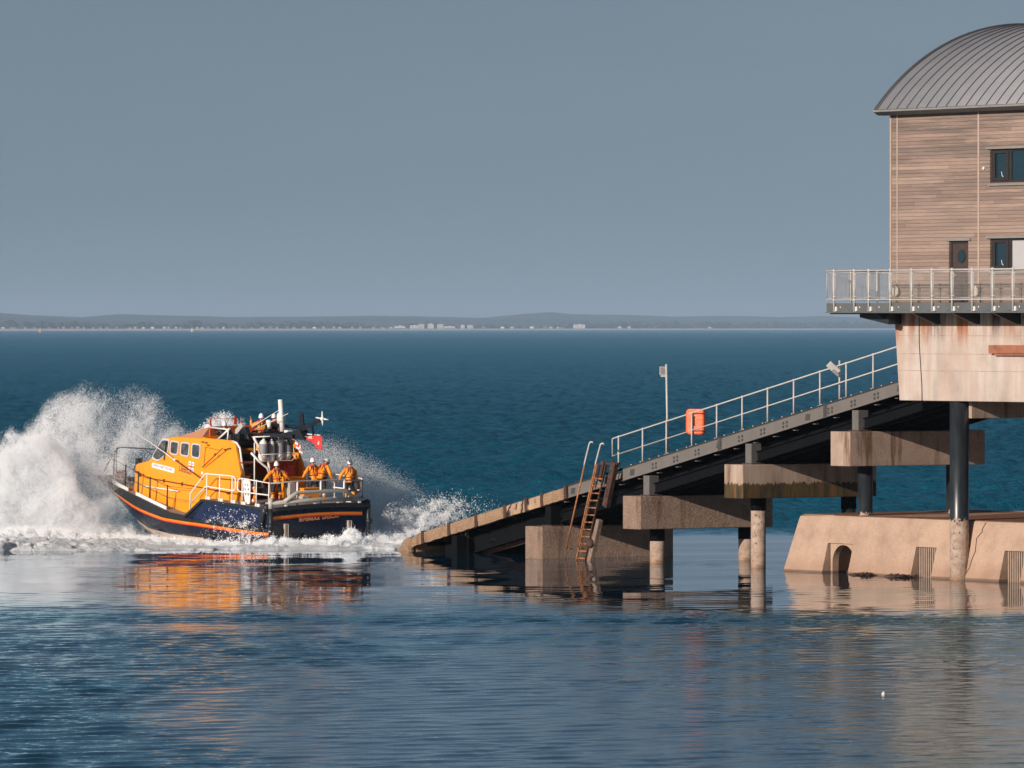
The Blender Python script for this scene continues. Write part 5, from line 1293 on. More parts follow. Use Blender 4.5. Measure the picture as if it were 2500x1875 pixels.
# lockers
for (x0, x1, y0, y1, z1) in ((3.0, 3.8, -1.45, -0.55, 2.75), (2.3, 2.95, -1.75, -0.85, 2.30), (3.55, 4.0, 1.25, 1.75, 2.85)):
    b = MB(); b.mm(x0, x1, y0, y1, 1.72, z1); lk = b.build('locker', B['orange'], boat, bevel=0.02)
    b = MB(); b.mm(x0 - 0.03, x1 + 0.02, y0 - 0.02, y1 + 0.02, z1 + 0.002, z1 + 0.05); b.build('lid', B['orange'], lk, bevel=0.01)
b = MB(); b.mm(2.55, 2.9, -0.6, -0.25, 1.72, 2.6); b.mm(2.2, 2.5, -1.1, -0.7, 1.72, 2.0); b.build('towing_post', B['greytube'], boat, bevel=0.03)
# aft port rail
def rail(pts, r=0.032, mat='white', name='side_rail', n=8):
    b = MB(); b.tube(pts, r, n); return b.build(name, B[mat], boat)
for s_ in (1, -1):
    Y = s_ * 2.58
    zd = lambda x: ZDK(x)
    rail([(6.22, Y, zd(6.22)), (6.18, Y, 2.02), (5.12, Y, 2.93), (5.0, Y, 2.97), (3.15, Y, 2.98), (2.9, Y, 2.95), (2.80, Y, 2.84), (2.80, Y, 2.48), (2.88, Y, 2.36), (3.0, Y, 2.34), (4.95, Y, 2.40), (5.1, Y, 2.36), (6.15, Y, 1.58)])
    rail([(0.35, Y, zd(0.3)), (0.3, Y, 2.84), (2.35, Y, 2.92), (2.55, Y, 2.88), (2.64, Y, 2.76), (2.64, Y, 2.45), (2.55, Y, 2.34), (2.35, Y, 2.32), (0.32, Y, 2.30)])
    for x in (4.95, 3.98, 3.05, 2.3, 1.25):
        b = MB(); b.tube([(x, Y, zd(x) - 0.02), (x, Y, 2.93)], 0.028, 8); b.mm(x - 0.22, x + 0.1, Y - 0.03 * s_ - 0.03, Y - 0.03 * s_ + 0.03, zd(x) - 0.02, zd(x) + 0.11); b.build('rail_post', B['white'], boat)
    # forward stanchions with wires, white foot boards
    st = [(14.15, 1.13), (12.35, 1.76), (10.74, 2.2), (9.58, 2.38), (8.08, 2.5)]
    tops = []
    for x, y in st:
        b = MB(); z = zd(x); b.tube([(x, s_ * y, z - 0.02), (x - 0.03, s_ * y, z + 1.03)], [0.045, 0.03], 8); b.ball((x - 0.03, s_ * y, z + 1.04), 0.045); b.build('stanchion', B['dkgreen'], boat); tops.append((x, s_ * y, z))
    b = MB(); x, y, z = tops[-1]; b.tube([(x + 0.02, y, z + 0.6), (x + 0.25, y - 0.2 * s_, z + 0.0)], 0.022, 6); b.build('stanchion_brace', B['dkgreen'], boat)
    for h in (1.02, 0.52):
        rail([(x - 0.02, y, z + h) for x, y, z in tops] + [(6.5, s_ * 2.2, 1.0 + h * 1.15)], 0.011, 'black', 'guard_wire', 5)
    for x0, x1 in ((11.75, 14.1), (8.0, 10.8)):
        b = MB(); rings = []
        for k in range(7):
            x = x0 + (x1 - x0) * k / 6; y = HB(x) - 0.12; z = zd(x)
            rings.append([(x, s_ * (y - 0.03), z - 0.02), (x, s_ * (y + 0.03), z - 0.02), (x, s_ * (y + 0.03), z + 0.13), (x, s_ * (y - 0.03), z + 0.13)])
        b.loft(rings); b.build('foot_board', B['white'], boat)
# stern rail and heavy stern tubes
rail([(0.12, 2.62, 2.84), (0.12, 1.2, 2.88), (0.12, -1.3, 2.84), (0.12, -2.52, 2.76)], 0.03, 'greytube', 'stern_rail')
rail([(0.12, -2.45, 2.76), (0.12, -2.45, 1.8)], 0.035, 'dkgreen', 'stern_rail_post')
rail([(0.12, -2.45, 2.35), (0.5, -2.48, 2.25), (1.6, -2.5, 2.26)], 0.03, 'dkgreen', 'stern_rail_stay')
for y in (1.16, -0.14, -1.45):
    b = MB(); b.tube([(0.12, y, 1.75), (0.12, y, 2.86)], 0.045, 8); b.build('stern_rail_post', B['white'], boat)
rail([(0.0, 2.72, 1.97), (0.0, 0, 2.03), (0.0, -2.42, 1.94)], 0.092, 'greytube', 'stern_tube', 14)
rail([(-0.03, 1.98, 2.02), (-0.03, 1.30, 2.38), (-0.03, -1.40, 2.38), (-0.03, -1.98, 1.98)], 0.088, 'greytube', 'stern_guard', 14)
b = MB(); b.tube([(0.02, 2.70, 1.72), (0.02, 2.70, 2.2)], 0.11, 14); b.build('bollard', B['greytube'], boat)
for y in (1.9, 0.3, -1.0, -2.2):
    b = MB(); b.mm(-0.08, 0.08, y - 0.08, y + 0.08, 1.74, 1.88); b.build('tube_foot', B['white'], boat, bevel=0.03)
rail([(0.5, 2.6, 1.78), (0.5, 2.6, 1.95), (0.15, 2.66, 1.95)], 0.025, 'white', 'cleat_hoop')
b = MB(); b.tube([(0.3, -2.55, 1.72), (0.3, -2.55, 1.95)], 0.13, 12); b.ball((0.3, -2.55, 1.98), (0.15, 0.15, 0.06)); b.build('fairlead', B['black'], boat)
# bow: pulpit, windlass
zb_ = ZDK(15.4)
rail([(15.75, 0.72, 2.05), (15.5, 0.35, 2.9), (15.35, 0.1, 3.42), (15.2, -0.1, 3.46), (13.2, -1.45, 3.40), (12.6, -1.75, 3.2)], 0.028, 'dkgreen', 'pulpit')
rail([(15.35, 0.1, 3.42), (15.4, 0.1, 2.05)], 0.03, 'dkgreen', 'pulpit_post'); rail([(14.9, 0.55, 3.22), (14.92, 0.6, 2.02)], 0.032, 'dkgreen', 'pulpit_post')
rail([(15.35, 0.1, 3.40), (14.9, 0.55, 3.24)], 0.022, 'dkgreen', 'pulpit_bar'); rail([(15.6, 0.5, 2.66), (14.9, 0.55, 3.2)], 0.02, 'dkgreen', 'pulpit_bar')
rail([(13.2, -1.45, 3.4), (13.25, -1.5, 2.0)], 0.03, 'dkgreen', 'pulpit_post'); rail([(14.3, -0.72, 3.42), (13.4, -0.9, 2.9)], 0.018, 'dkgreen', 'pulpit_bar'); rail([(13.2, -1.45, 3.38), (12.6, -1.1, 2.9)], 0.02, 'dkgreen', 'pulpit_bar')
rail([(15.5, 0.3, 2.62), (14.0, 1.05, 2.45)], 0.018, 'dkgreen', 'pulpit_bar')
b = MB(); b.tube([(13.75, 0.0, 1.95), (13.75, 0.0, 3.02)], 0.17, 14); b.tube([(13.75, 0.0, 3.0), (13.75, 0, 3.06)], 0.19, 14); b.tube([(13.75, 0.25, 2.65), (13.75, -0.25, 2.65)], 0.06, 8); b.build('mooring_post', B['dkgreen'], boat)
b = MB(); b.ball((14.6, 0.25, 1.98), (0.3, 0.5, 0.06), 10, 5); b.build('bow_fitting', B['black'], boat)

# ---------------------------------------------------------------- loose things carried on the boat
def bag():
    e = bthing('red_buoy_bag', 14.55, 0.35, 2.02, 'red rolled canvas bag lashed on the lifeboat foredeck', 'bag')
    b = MB(); b.tube([(0.18, -0.32, 0.24), (0.16, -0.2, 0.24), (-0.02, 0.1, 0.22), (-0.12, 0.34, 0.22), (-0.14, 0.42, 0.22)], [0.12, 0.21, 0.22, 0.21, 0.1], 12); b.build('roll', B['redbag'], e)
    for k in (0.15, 0.6):
        b = MB(); c = Vector((0.16, -0.2, 0.24)).lerp(Vector((-0.12, 0.34, 0.22)), k)
        b.tube([c + Vector((0.01, -0.02, 0)), c + Vector((-0.01, 0.02, 0))], 0.228, 12); b.build('strap', B['white'], e)
bag()
for i, (y, x, zc_, cut) in enumerate(((0.74, 3.3, 4.02, 'left-most white fender in the rack above the aft deck, with a painted grey shade band and a dark eye'), (0.24, 3.3, 3.98, 'second white fender from the left, narrow with its eye showing at the top'), (-0.24, 3.3, 4.02, 'third white fender from the left, wide, under the boom end'), (-0.68, 3.3, 4.06, 'right-most white fender in the rack, tallest shoulder beside the ensign'))):
    e = bthing('fender', x, y, zc_ - 0.5, cut, 'fender', 'white fenders in the rack', (0, R(3 * (i - 1.5)), R(20)))
    r = 0.20 if i != 1 else 0.165
    b = MB(); b.smooth = True
    b.tube([(0, 0, 0.0), (0, 0, 0.06), (0, 0, 0.2), (0, 0, 0.8), (0, 0, 0.93), (0, 0, 1.0), (0, 0, 1.08)], [0.04, 0.7 * r, r, r, 0.75 * r, 0.35 * r, 0.25 * r], 16); b.build('body', B['fender'], e)
    b = MB(); b.tube([(0, 0, 0.36), (0, 0, 0.84)], r + 0.006, 16, caps=False); b.build('shade_band', B['fender_shade'], e)  # grey sleeve paints shade on the middle of the white fender
    b = MB(); b.tube([(0, 0.0, 1.05), (0.0, 0.0, 1.2)], 0.014, 6); b.build('lanyard', B['white'], e)
# stretcher board and lifebuoy at the rail
e = bthing('rescue_board', 2.05, 2.42, 1.80, 'white rescue board with dark hand holes standing against the aft rail', 'rescue board', None, (R(-4), 0, 0))
b = MB(); b.prism(roundpoly([(-0.16, 0.0), (0.16, 0.0), (0.27, 0.75), (0.27, 1.0), (0.14, 1.14), (-0.14, 1.14), (-0.27, 1.0), (-0.27, 0.75)], 0.08), (0, 0, 0), (1, 0, 0), (0, 0, 1), (0, 0.05, 0)); b.build('board', B['white'], e)
for x, z in ((-0.12, 0.66), (0.12, 0.66), (-0.09, 0.42), (0.09, 0.42), (-0.1, 0.86), (0.1, 0.86)):
    b = MB(); b.prism(rrect(0.06, 0.1, 0.028), (x, 0.051, z), (1, 0, 0), (0, 0, 1), (0, 0.004, 0)); b.build('hand_hole', B['black'], e)
e = bthing('lifebuoy', 2.1, 2.28, 1.78, 'orange lifebuoy ring behind the white rescue board', 'lifebuoy')
b = MB(); b.tube([(0.38 * math.cos(a), 0, 0.46 + 0.38 * math.sin(a)) for a in np.linspace(0, 2 * math.pi, 25)[:-1]], 0.085, 10, closed=True); b.build('ring', B['stripe'], e)
for q in (45, 135, 225, 315):
    b = MB(); b.tube([(0.38 * math.cos(R(q + d)), 0, 0.46 + 0.38 * math.sin(R(q + d))) for d in (-7, 0, 7)], 0.09, 10); b.build('band', B['white'], e)
e = bthing('lifebuoy', 0.9, -2.5, 1.80, 'orange lifebuoy hung on the far stern rail in front of the last crewman', 'lifebuoy', None, (0, 0, R(75)))
b = MB(); b.tube([(0.33 * math.cos(a), 0, 0.66 + 0.33 * math.sin(a)) for a in np.linspace(0, 2 * math.pi, 25)[:-1]], 0.08, 10, closed=True); b.build('ring', B['stripe'], e)
# flags: real cloth sheets with folds
def cloth(name, pts_fn, nu, nv, mat_fn, mats, parent):
    b = MB(); b.smooth = True
    P = [[Vector(pts_fn(i / nu, j / nv)) for j in range(nv + 1)] for i in range(nu + 1)]
    for i in range(nu):
        for j in range(nv):
            b.cur = mat_fn((i + .5) / nu, (j + .5) / nv); b.add([P[i][j], P[i + 1][j], P[i + 1][j + 1], P[i][j + 1]], [(0, 1, 2, 3)])
    o = b.build(name, mats, parent); so_ = o.modifiers.new('thickness', 'SOLIDIFY'); so_.thickness = 0.008
    return o
e = bthing('ensign', 1.0, 0.0, 4.74, 'red ensign flying out below the lowered mast boom', 'flag')
cloth('cloth', lambda u, v: (-0.05 - 1.02 * u, 0.06 * math.sin(u * 7 + v * 2) - 0.10 * u, 0.04 + 0.10 * u - 0.02 - (0.12 + 0.46 * min(1, u * 1.5)) * v + 0.03 * math.sin(u * 5)), 30, 14, lambda u, v: 1 if (0.62 < u < 0.78 and 0.34 < v < 0.62 and (abs(u - 0.70) > 0.022 or v > 0.5)) or (0.1 < u < 0.34 and v < 0.42 and (int(u * 40) + int(v * 14)) % 2 == 0) else 0, [B['ensign'], B['white']], e)
b = MB(); b.tube([(0.7, 0.1, 0.02), (-0.06, 0, 0.03), (-0.05, 0, -0.12)], 0.01, 5); b.build('halyard', B['white'], e)
e = bthing('house_flag', 1.5, 0.25, 4.44, 'small white flag with a red cross drooping beside the ensign', 'flag')
cloth('cloth', lambda u, v: (-0.05 - 0.42 * u + 0.04 * math.sin(v * 6), 0.05 * math.sin(u * 8 + v * 3), 0.12 - 0.24 * u - 0.34 * v), 16, 12, lambda u, v: 1 if abs(u - 0.5) < 0.13 or abs(v - 0.5) < 0.13 else (2 if abs(u - .5) < .1 + .0 and False else 0), [B['white'], B['red']], e)
b = MB(); b.tube([(0.3, 0, 0.2), (-0.06, 0, 0.13), (-0.05, 0, -0.25)], 0.008, 5); b.build('halyard', B['white'], e)
# ---------------------------------------------------------------- crew: one skinned body each, clothes as further skins over it
SK = pm('skin', (0.46, 0.27, 0.19), 0.6, var=0.06)
JK = pm('orange_oilskin', (0.90, 0.30, 0.012), 0.5, var=0.14, vs=7, dirt=((0.78, 0.22, 0.012), 0.6))
JD = pm('dark_oilskin', (0.02, 0.026, 0.032), 0.55, var=0.2, vs=6)
TR = pm('black_trouser_cloth', (0.016, 0.02, 0.026), 0.6, var=0.25, vs=6)
BT = pm('orange_legging', (0.85, 0.30, 0.02), 0.55, var=0.12, vs=7)
BOOT = pm('dark_boot_rubber', (0.03, 0.028, 0.028), 0.5)
HM = pm('white_helmet', (0.84, 0.84, 0.82), 0.3, var=0.03)
STR = pm('dark_webbing', (0.05, 0.02, 0.02), 0.7)
RDC = pm('red_lifejacket_cover', (0.50, 0.07, 0.05), 0.7, var=0.15, vs=8)
REF = pm('reflective_tape', (0.55, 0.55, 0.55), 0.4)


def skin_obj(name, verts, edges, radii, root, mat, parent, lvl=1):
    me = bpy.data.meshes.new(name); me.from_pydata([tuple(v) for v in verts], edges, [])
    o = bpy.data.objects.new(name, me); col.objects.link(o); o.parent = parent
    md = o.modifiers.new('skin', 'SKIN'); md.use_smooth_shade = True
    sv = me.skin_vertices[0].data
    for i, r in enumerate(radii):
        r = (r, r) if not isinstance(r, tuple) else r
        sv[i].radius = r; sv[i].use_root = (i == root)
    ss = o.modifiers.new('smooth', 'SUBSURF'); ss.levels = lvl; ss.render_levels = lvl
    me.materials.append(mat)
    return o


def person(x, y, z, yaw, label, H=1.78, lean=0.0, side=0.0, arms=None, legs=None, head=(0, 0), jacket='orange', helmet=True, seated=False, group='lifeboat crew'):
    e = bthing('person', x, y, z, label, 'person', group, (0, 0, R(yaw)))
    s = H / 1.80
    hip = Vector((0, 0, 0.93 * s)) if not seated else Vector((0, 0, 0.10))
    rt = Euler((R(side), R(lean), 0)).to_matrix()
    T = lambda a, b_, c: hip + rt @ (Vector((a, b_, c)) * s)          # torso frame from the hips
    hd = rt @ Euler((R(head[1]), R(head[0]), 0)).to_matrix()
    neck = T(0.0, 0, 0.55); hc = neck + hd @ (Vector((0.025, 0, 0.17)) * s)
    sh = {1: T(0, 0.19, 0.47), -1: T(0, -0.19, 0.47)}
    arms = arms or {1: ((0.02, 0.34, 1.18), (0.12, 0.36, 0.94)), -1: ((0.02, -0.34, 1.18), (0.12, -0.36, 0.94))}
    legs = legs or {1: ((0.03, 0.13, 0.50), (-0.03, 0.15, 0.09)), -1: ((0.03, -0.13, 0.50), (-0.03, -0.15, 0.09))}
    V_, E_, Rd = [], [], []
    def add(p, r, fr=None):
        V_.append(Vector(p)); Rd.append(r if isinstance(r, tuple) else r)
        if fr is not None: E_.append((fr, len(V_) - 1))
        return len(V_) - 1
    pel = add(hip, (0.13 * s, 0.15 * s)); wa = add(T(0, 0, 0.2), (0.11 * s, 0.14 * s), pel); chs = add(T(0, 0, 0.40), (0.12 * s, 0.16 * s), wa)
    nb = add(T(0, 0, 0.52), 0.065 * s, chs); nk = add(neck + hd @ Vector((0, 0, 0.03)), 0.058 * s, nb)
    jaw = add(hc + hd @ Vector((0.01, 0, -0.06)) * s, (0.075 * s, 0.07 * s), nk); sk_ = add(hc + hd @ Vector((0, 0, 0.04)) * s, (0.098 * s, 0.082 * s), jaw); add(hc + hd @ Vector((-0.005, 0, 0.105)) * s, 0.06 * s, sk_)
    add(hc + hd @ Vector((0.115, 0, -0.005)) * s, 0.014 * s, jaw)       # nose
    add(hc + hd @ Vector((0.09, 0, -0.10)) * s, 0.026 * s, jaw)         # chin
    for q in (1, -1): add(hc + hd @ Vector((-0.005, 0.088 * q, 0.0)) * s, 0.018 * s, sk_)   # ears
    aj = {}
    for q in (1, -1):
        el, hn = Vector(arms[q][0]) * s, Vector(arms[q][1]) * s
        if seated: el = Vector(arms[q][0]); hn = Vector(arms[q][1])
        a0 = add(sh[q], 0.062 * s, chs); a1 = add(el, 0.046 * s, a0); wr = add(hn, 0.031 * s, a1)
        d = (hn - el).normalized(); up = Vector((0, 0, 1)); lat = d.cross(up); lat = lat.normalized() if lat.length > 0.1 else Vector((1, 0, 0)); nrm = lat.cross(d).normalized()
        pm_ = add(hn + d * 0.055, (0.034, 0.022), wr)
        inw = -nrm if nrm.z > 0 else nrm
        for k, (off, L) in enumerate(((-0.030, 0.070), (-0.010, 0.080), (0.011, 0.074), (0.030, 0.058))):
            f0 = add(hn + d * 0.095 + lat * off, 0.0095, pm_); f1 = add(hn + d * (0.095 + L * 0.5) + lat * off * 1.15 + inw * 0.018, 0.0085, f0); add(hn + d * (0.095 + L * 0.72) + lat * off * 1.1 + inw * 0.05, 0.0075, f1)
        t0 = add(hn + d * 0.045 - lat * 0.05, 0.011, pm_); add(hn + d * 0.08 - lat * 0.065 + inw * 0.025, 0.009, t0)
        aj[q] = (el, hn, d)
    lj = {}
    for q in (1, -1):
        kn, an = Vector(legs[q][0]), Vector(legs[q][1])
        if not seated: kn, an = kn * s, an * s
        hj = add(hip + Vector((0, 0.10 * q * s, -0.06 * s)), 0.095 * s, pel); k_ = add(kn, 0.062 * s, hj); a_ = add(an, 0.042 * s, k_); add(an + Vector((0.12, 0.02 * q, -0.055)), 0.035, a_)
        lj[q] = (kn, an)
    skin_obj('body', V_, E_, Rd, pel, SK, e)
    # jacket
    V_, E_, Rd = [], [], []
    lo = add(T(0, 0, -0.10), (0.165 * s, 0.205 * s)); p1 = add(T(0, 0, 0.06), (0.160 * s, 0.20 * s), lo); p2 = add(T(0, 0, 0.22), (0.165 * s, 0.205 * s), p1); p3 = add(T(-0.01, 0, 0.40), (0.16 * s, 0.195 * s), p2); p4 = add(T(0, 0, 0.51), (0.095 * s, 0.10 * s), p3); add(T(0.0, 0, 0.58), 0.082 * s, p4)
    for q in (1, -1):
        el, hn, d = aj[q]
        a0 = add(sh[q] + rt @ Vector((0, 0.01 * q, -0.02)), 0.096 * s, p3); a1 = add(sh[q].lerp(el, 0.55), 0.086 * s, a0); a2 = add(el, 0.078 * s, a1); a3 = add(el.lerp(hn, 0.6), 0.066 * s, a2); add(hn - d * 0.01, 0.052 * s, a3)
    jm = JK if jacket == 'orange' else JD
    skin_obj('jacket', V_, E_, Rd, p1, jm, e, 2)
    # trousers, leggings, boots
    V_, E_, Rd = [], [], []
    a = add(hip + Vector((0, 0, 0.02)), (0.15 * s, 0.185 * s))
    for q in (1, -1):
        kn, an = lj[q]; h_ = hip + Vector((0, 0.10 * q * s, -0.08 * s))
        b0 = add(h_, 0.115 * s, a); b1 = add(h_.lerp(kn, 0.55), 0.10 * s, b0); b2 = add(kn, 0.085 * s, b1); add(kn.lerp(an, 0.22), 0.08 * s, b2)
    skin_obj('trousers', V_, E_, Rd, a, TR, e, 2)
    for q in (1, -1):
        kn, an = lj[q]
        b = MB(); b.smooth = True; c0 = kn.lerp(an, 0.18); b.tube([c0, kn.lerp(an, 0.4), kn.lerp(an, 0.75), an + Vector((0, 0, 0.0))], [0.088 * s, 0.096 * s, 0.094 * s, 0.085 * s], 12); lg = b.build('legging', BT, e)
        b = MB(); b.tube([kn.lerp(an, 0.70), kn.lerp(an, 0.80)], 0.098 * s, 12, caps=False); b.build('reflective_band', REF, lg)
        b = MB(); b.ball(an + Vector((0.06, 0.01 * q, -0.045)), (0.145, 0.055, 0.048), 12, 8); b.tube([an + Vector((0, 0, -0.06)), an + Vector((0, 0, 0.02))], 0.07 * s, 10); b.build('boot', BOOT, e)
    # helmet with peak and crest
    b = MB(); b.smooth = True; rings = []
    for k in range(9):
        t = math.pi / 2 * k / 8; rr_ = math.cos(t) ** 0.8; zq = 0.185 * math.sin(t)
        rings.append([hc + hd @ (Vector((0.140 * rr_ * math.cos(a) - 0.01, 0.122 * rr_ * math.sin(a), zq + (0.02 if math.cos(a) > 0.5 else -0.045 if math.cos(a) < -0.2 else -0.02) * (1 - k / 8))) * s) for a in [2 * math.pi * i / 20 for i in range(20)]])
    rings[-1] = [hc + hd @ Vector((-0.01, 0, 0.187 * s))] * 20
    b.loft(rings, cap=False)
    hl = b.build('helmet', HM, e); so_ = hl.modifiers.new('shell', 'SOLIDIFY'); so_.thickness = 0.012
    b = MB(); b.tube([hc + hd @ (Vector((0.145 * math.cos(a) - 0.01, 0.127 * math.sin(a), (0.02 if math.cos(a) > 0.5 else -0.045 if math.cos(a) < -0.2 else -0.02))) * s) for a in [2 * math.pi * i / 20 for i in range(20)]], 0.009, 6, closed=True); b.build('helmet_rim', STR, hl)
    b = MB()
    for q in (1, -1): b.tube([hc + hd @ Vector((0.0, 0.11 * q, 0.0)) * s, hc + hd @ Vector((0.05, 0.06 * q, -0.10)) * s], 0.009, 5)
    b.build('chin_strap', STR, hl)
    b = MB()
    for q in (1, -1): b.ball(hc + hd @ Vector((0.093, 0.033 * q, 0.022)) * s, 0.013, 8, 6)
    b.build('eyes', STR, e, fix=False)
    # lifejacket: red collar, webbing over the back, buckle
    b = MB(); b.tube([T(0.105 * math.cos(a), 0.125 * math.sin(a), 0.545 + 0.02 * math.cos(a)) for a in [2 * math.pi * i / 16 for i in range(16)]], 0.048 * s, 8, closed=True); cl = b.build('lifejacket_collar', RDC, e)
    b = MB(); b.tube([T(0.125 + 0.02, 0.07, 0.5), T(0.19, 0.10, 0.30), T(0.18, 0.10, 0.16)], [0.04, 0.065, 0.05], 8); b.tube([T(0.145, -0.07, 0.5), T(0.19, -0.10, 0.30), T(0.18, -0.10, 0.16)], [0.04, 0.065, 0.05], 8); b.build('lifejacket_lobes', RDC, e)
    b = MB()
    for q in (1, -1):
        b.tube([T(-0.09, 0.07 * q, 0.54), T(-0.172, 0.065 * q, 0.40), T(-0.182, 0.045 * q, 0.22), T(-0.178, 0.025 * q, 0.13)], 0.016, 6)
        b.tube([T(-0.10, 0.10 * q, 0.52), T(-0.155, 0.165 * q, 0.36), T(-0.10, 0.205 * q, 0.22), T(-0.03, 0.215 * q, 0.13)], 0.014, 6)
    b.tube([T(0.178 * math.cos(a), 0.215 * math.sin(a), 0.115 + 0.02 * math.cos(a)) for a in [2 * math.pi * i / 18 for i in range(18)]], 0.022, 6, closed=True)
    b.tube([T(-0.18, 0.0, 0.10), T(-0.18, -0.02, -0.06), T(-0.1, -0.03, -0.16)], 0.018, 6)
    b.build('harness', STR, e)
    b = MB(); b.box(T(-0.195, 0, 0.12), (0.05, 0.17, 0.06), rt); b.build('buckle', RDC, e)
    return e


person(2.85, 0.26, 1.73, -33, 'orange crewman with arms held wide, standing on the aft deck below the white fenders', 1.81, lean=6, arms={1: ((-0.02, 0.40, 1.17), (0.08, 0.58, 0.92)), -1: ((0.0, -0.42, 1.17), (0.16, -0.62, 0.99))}, legs={1: ((0.02, 0.15, 0.50), (-0.04, 0.19, 0.09)), -1: ((0.04, -0.16, 0.50), (-0.02, -0.20, 0.09))})
person(2.73, -1.72, 1.80, -20, 'upright orange crewman by the far rail, left one of the close pair', 1.84, lean=10, arms={1: ((0.05, 0.36, 1.15), (0.16, 0.46, 0.90)), -1: ((0.06, -0.34, 1.15), (0.2, -0.30, 0.92))}, legs={1: ((0.06, 0.17, 0.5), (0.0, 0.24, 0.09)), -1: ((0.0, -0.14, 0.5), (-0.06, -0.15, 0.09))})
person(2.5, -2.0, 1.80, -75, 'crewman leaning out over the far rail and looking down, right one of the close pair', 1.92, lean=20, head=(28, 0), arms={1: ((0.2, 0.33, 1.1), (0.32, 0.30, 0.86)), -1: ((0.14, -0.34, 1.1), (0.30, -0.34, 0.84))})
person(0.66, -2.15, 1.80, -12, 'crewman standing alone at the far stern corner, leaning with his hand on the rail', 1.86, lean=8, side=7, arms={1: ((0.04, 0.36, 1.17), (0.16, 0.40, 0.93)), -1: ((0.02, -0.34, 1.15), (0.1, -0.34, 0.92))}, legs={1: ((0.06, 0.10, 0.5), (0.02, 0.20, 0.09)), -1: ((0.03, -0.20, 0.5), (-0.02, -0.22, 0.09))})
person(4.3, 0.05, 3.80, -35, 'crewman in orange on the upper steering place with his left arm raised', 1.80, lean=4, head=(-4, 0), arms={1: ((0.10, 0.44, 1.26), (0.12, 0.46, 1.55)), -1: ((-0.05, -0.42, 1.20), (0.16, -0.36, 1.02))})
person(4.25, -0.6, 3.80, -50, 'crewman in dark jacket half hidden behind the man with the raised arm', 1.78, lean=6, jacket='dark')
person(6.0, 0.86, 4.25, -25, 'seated crewman in a dark jacket with white helmet behind the white flybridge rail', 1.74, lean=-3, jacket='dark', seated=True, arms={1: ((0.15, 0.36, 0.40), (0.42, 0.34, 0.46)), -1: ((0.15, -0.36, 0.40), (0.40, -0.28, 0.42))}, legs={1: ((0.26, 0.13, 0.10), (0.36, 0.13, -0.14)), -1: ((0.26, -0.13, 0.10), (0.36, -0.13, -0.14))})
# ---------------------------------------------------------------- spray thrown up by the bow, foam along the waterline
def droplet_object(name, pts, rad, label, mat, cat='spray'):
    me = bpy.data.meshes.new(name); me.vertices.add(len(pts)); me.vertices.foreach_set('co', pts.astype(np.float32).ravel())
    a = me.attributes.new('drop_radius', 'FLOAT', 'POINT'); a.data.foreach_set('value', rad.astype(np.float32))
    me.update(); o = bpy.data.objects.new(name, me); col.objects.link(o); me.materials.append(mat)
    g = bpy.data.node_groups.new(name + '_drops', 'GeometryNodeTree')
    g.interface.new_socket('Geometry', in_out='INPUT', socket_type='NodeSocketGeometry'); g.interface.new_socket('Geometry', in_out='OUTPUT', socket_type='NodeSocketGeometry')
    gi = g.nodes.new('NodeGroupInput'); go = g.nodes.new('NodeGroupOutput'); mp = g.nodes.new('GeometryNodeMeshToPoints'); na = g.nodes.new('GeometryNodeInputNamedAttribute'); sm = g.nodes.new('GeometryNodeSetMaterial')
    na.data_type = 'FLOAT'; na.inputs['Name'].default_value = 'drop_radius'; sm.inputs['Material'].default_value = mat
    g.links.new(gi.outputs[0], mp.inputs['Mesh']); g.links.new(na.outputs['Attribute'], mp.inputs['Radius']); g.links.new(mp.outputs[0], sm.inputs['Geometry']); g.links.new(sm.outputs[0], go.inputs[0])
    md = o.modifiers.new('drops', 'NODES'); md.node_group = g
    return tag(o, label, cat, kind='stuff')


m, nt, p = new_mat('spray_water'); nt.nodes.remove(p)
d_ = N(nt, 'ShaderNodeBsdfDiffuse'); t_ = N(nt, 'ShaderNodeBsdfTranslucent'); d_.inputs[0].default_value = SPRAY_C; t_.inputs[0].default_value = SPRAY_C
mx = N(nt, 'ShaderNodeMixShader'); mx.inputs[0].default_value = 0.08; nt.links.new(d_.outputs[0], mx.inputs[1]); nt.links.new(t_.outputs[0], mx.inputs[2]); nt.links.new(mx.outputs[0], nt.nodes['Material Output'].inputs['Surface'])
SPM = m


def n3(x, y, z, s): return vnoise(x + z * 1.7, y - z * 1.3, s)


def cloud(n, box, dens, Y0, bulge, sig, r_mu, r_sig, seed, big=0.010, dup=4, jit=0.07):
    """droplets filling a body of air: box and density outline its silhouette from the shore, bulge and sig give it depth"""
    rng = np.random.default_rng(seed); P = []; got = 0
    while got * dup < n:
        k = 300000
        px = rng.uniform(box[0], box[1], k); py = rng.uniform(box[2], box[3], k)
        d = dens(px, py); keep = rng.random(k) < d
        px, py = px[keep], py[keep]
        Y = Y0(px, py) - bulge(px, py) + rng.normal(0, 1, len(px)) * sig
        pts = np.stack([(px - 1250) / F * Y, Y, CAMH - (py - YH) / F * Y], -1)
        P.append(pts); got += len(pts)
    P = np.repeat(np.concatenate(P), dup, axis=0)[:n]
    P = P + rng.normal(0, jit, P.shape) * rng.random((len(P), 1)) * 1.6
    P = P[P[:, 2] > -0.05]; n = len(P)
    r = np.exp(rng.normal(math.log(r_mu), r_sig, n)); r = np.where(rng.random(n) < big, r_mu * rng.uniform(1.5, 2.4, n), r)
    return P, np.clip(r, 0.002, 0.04)


def contour(xs, ys_): return lambda px: np.interp(px, xs, ys_)


A_, R_ = [], []
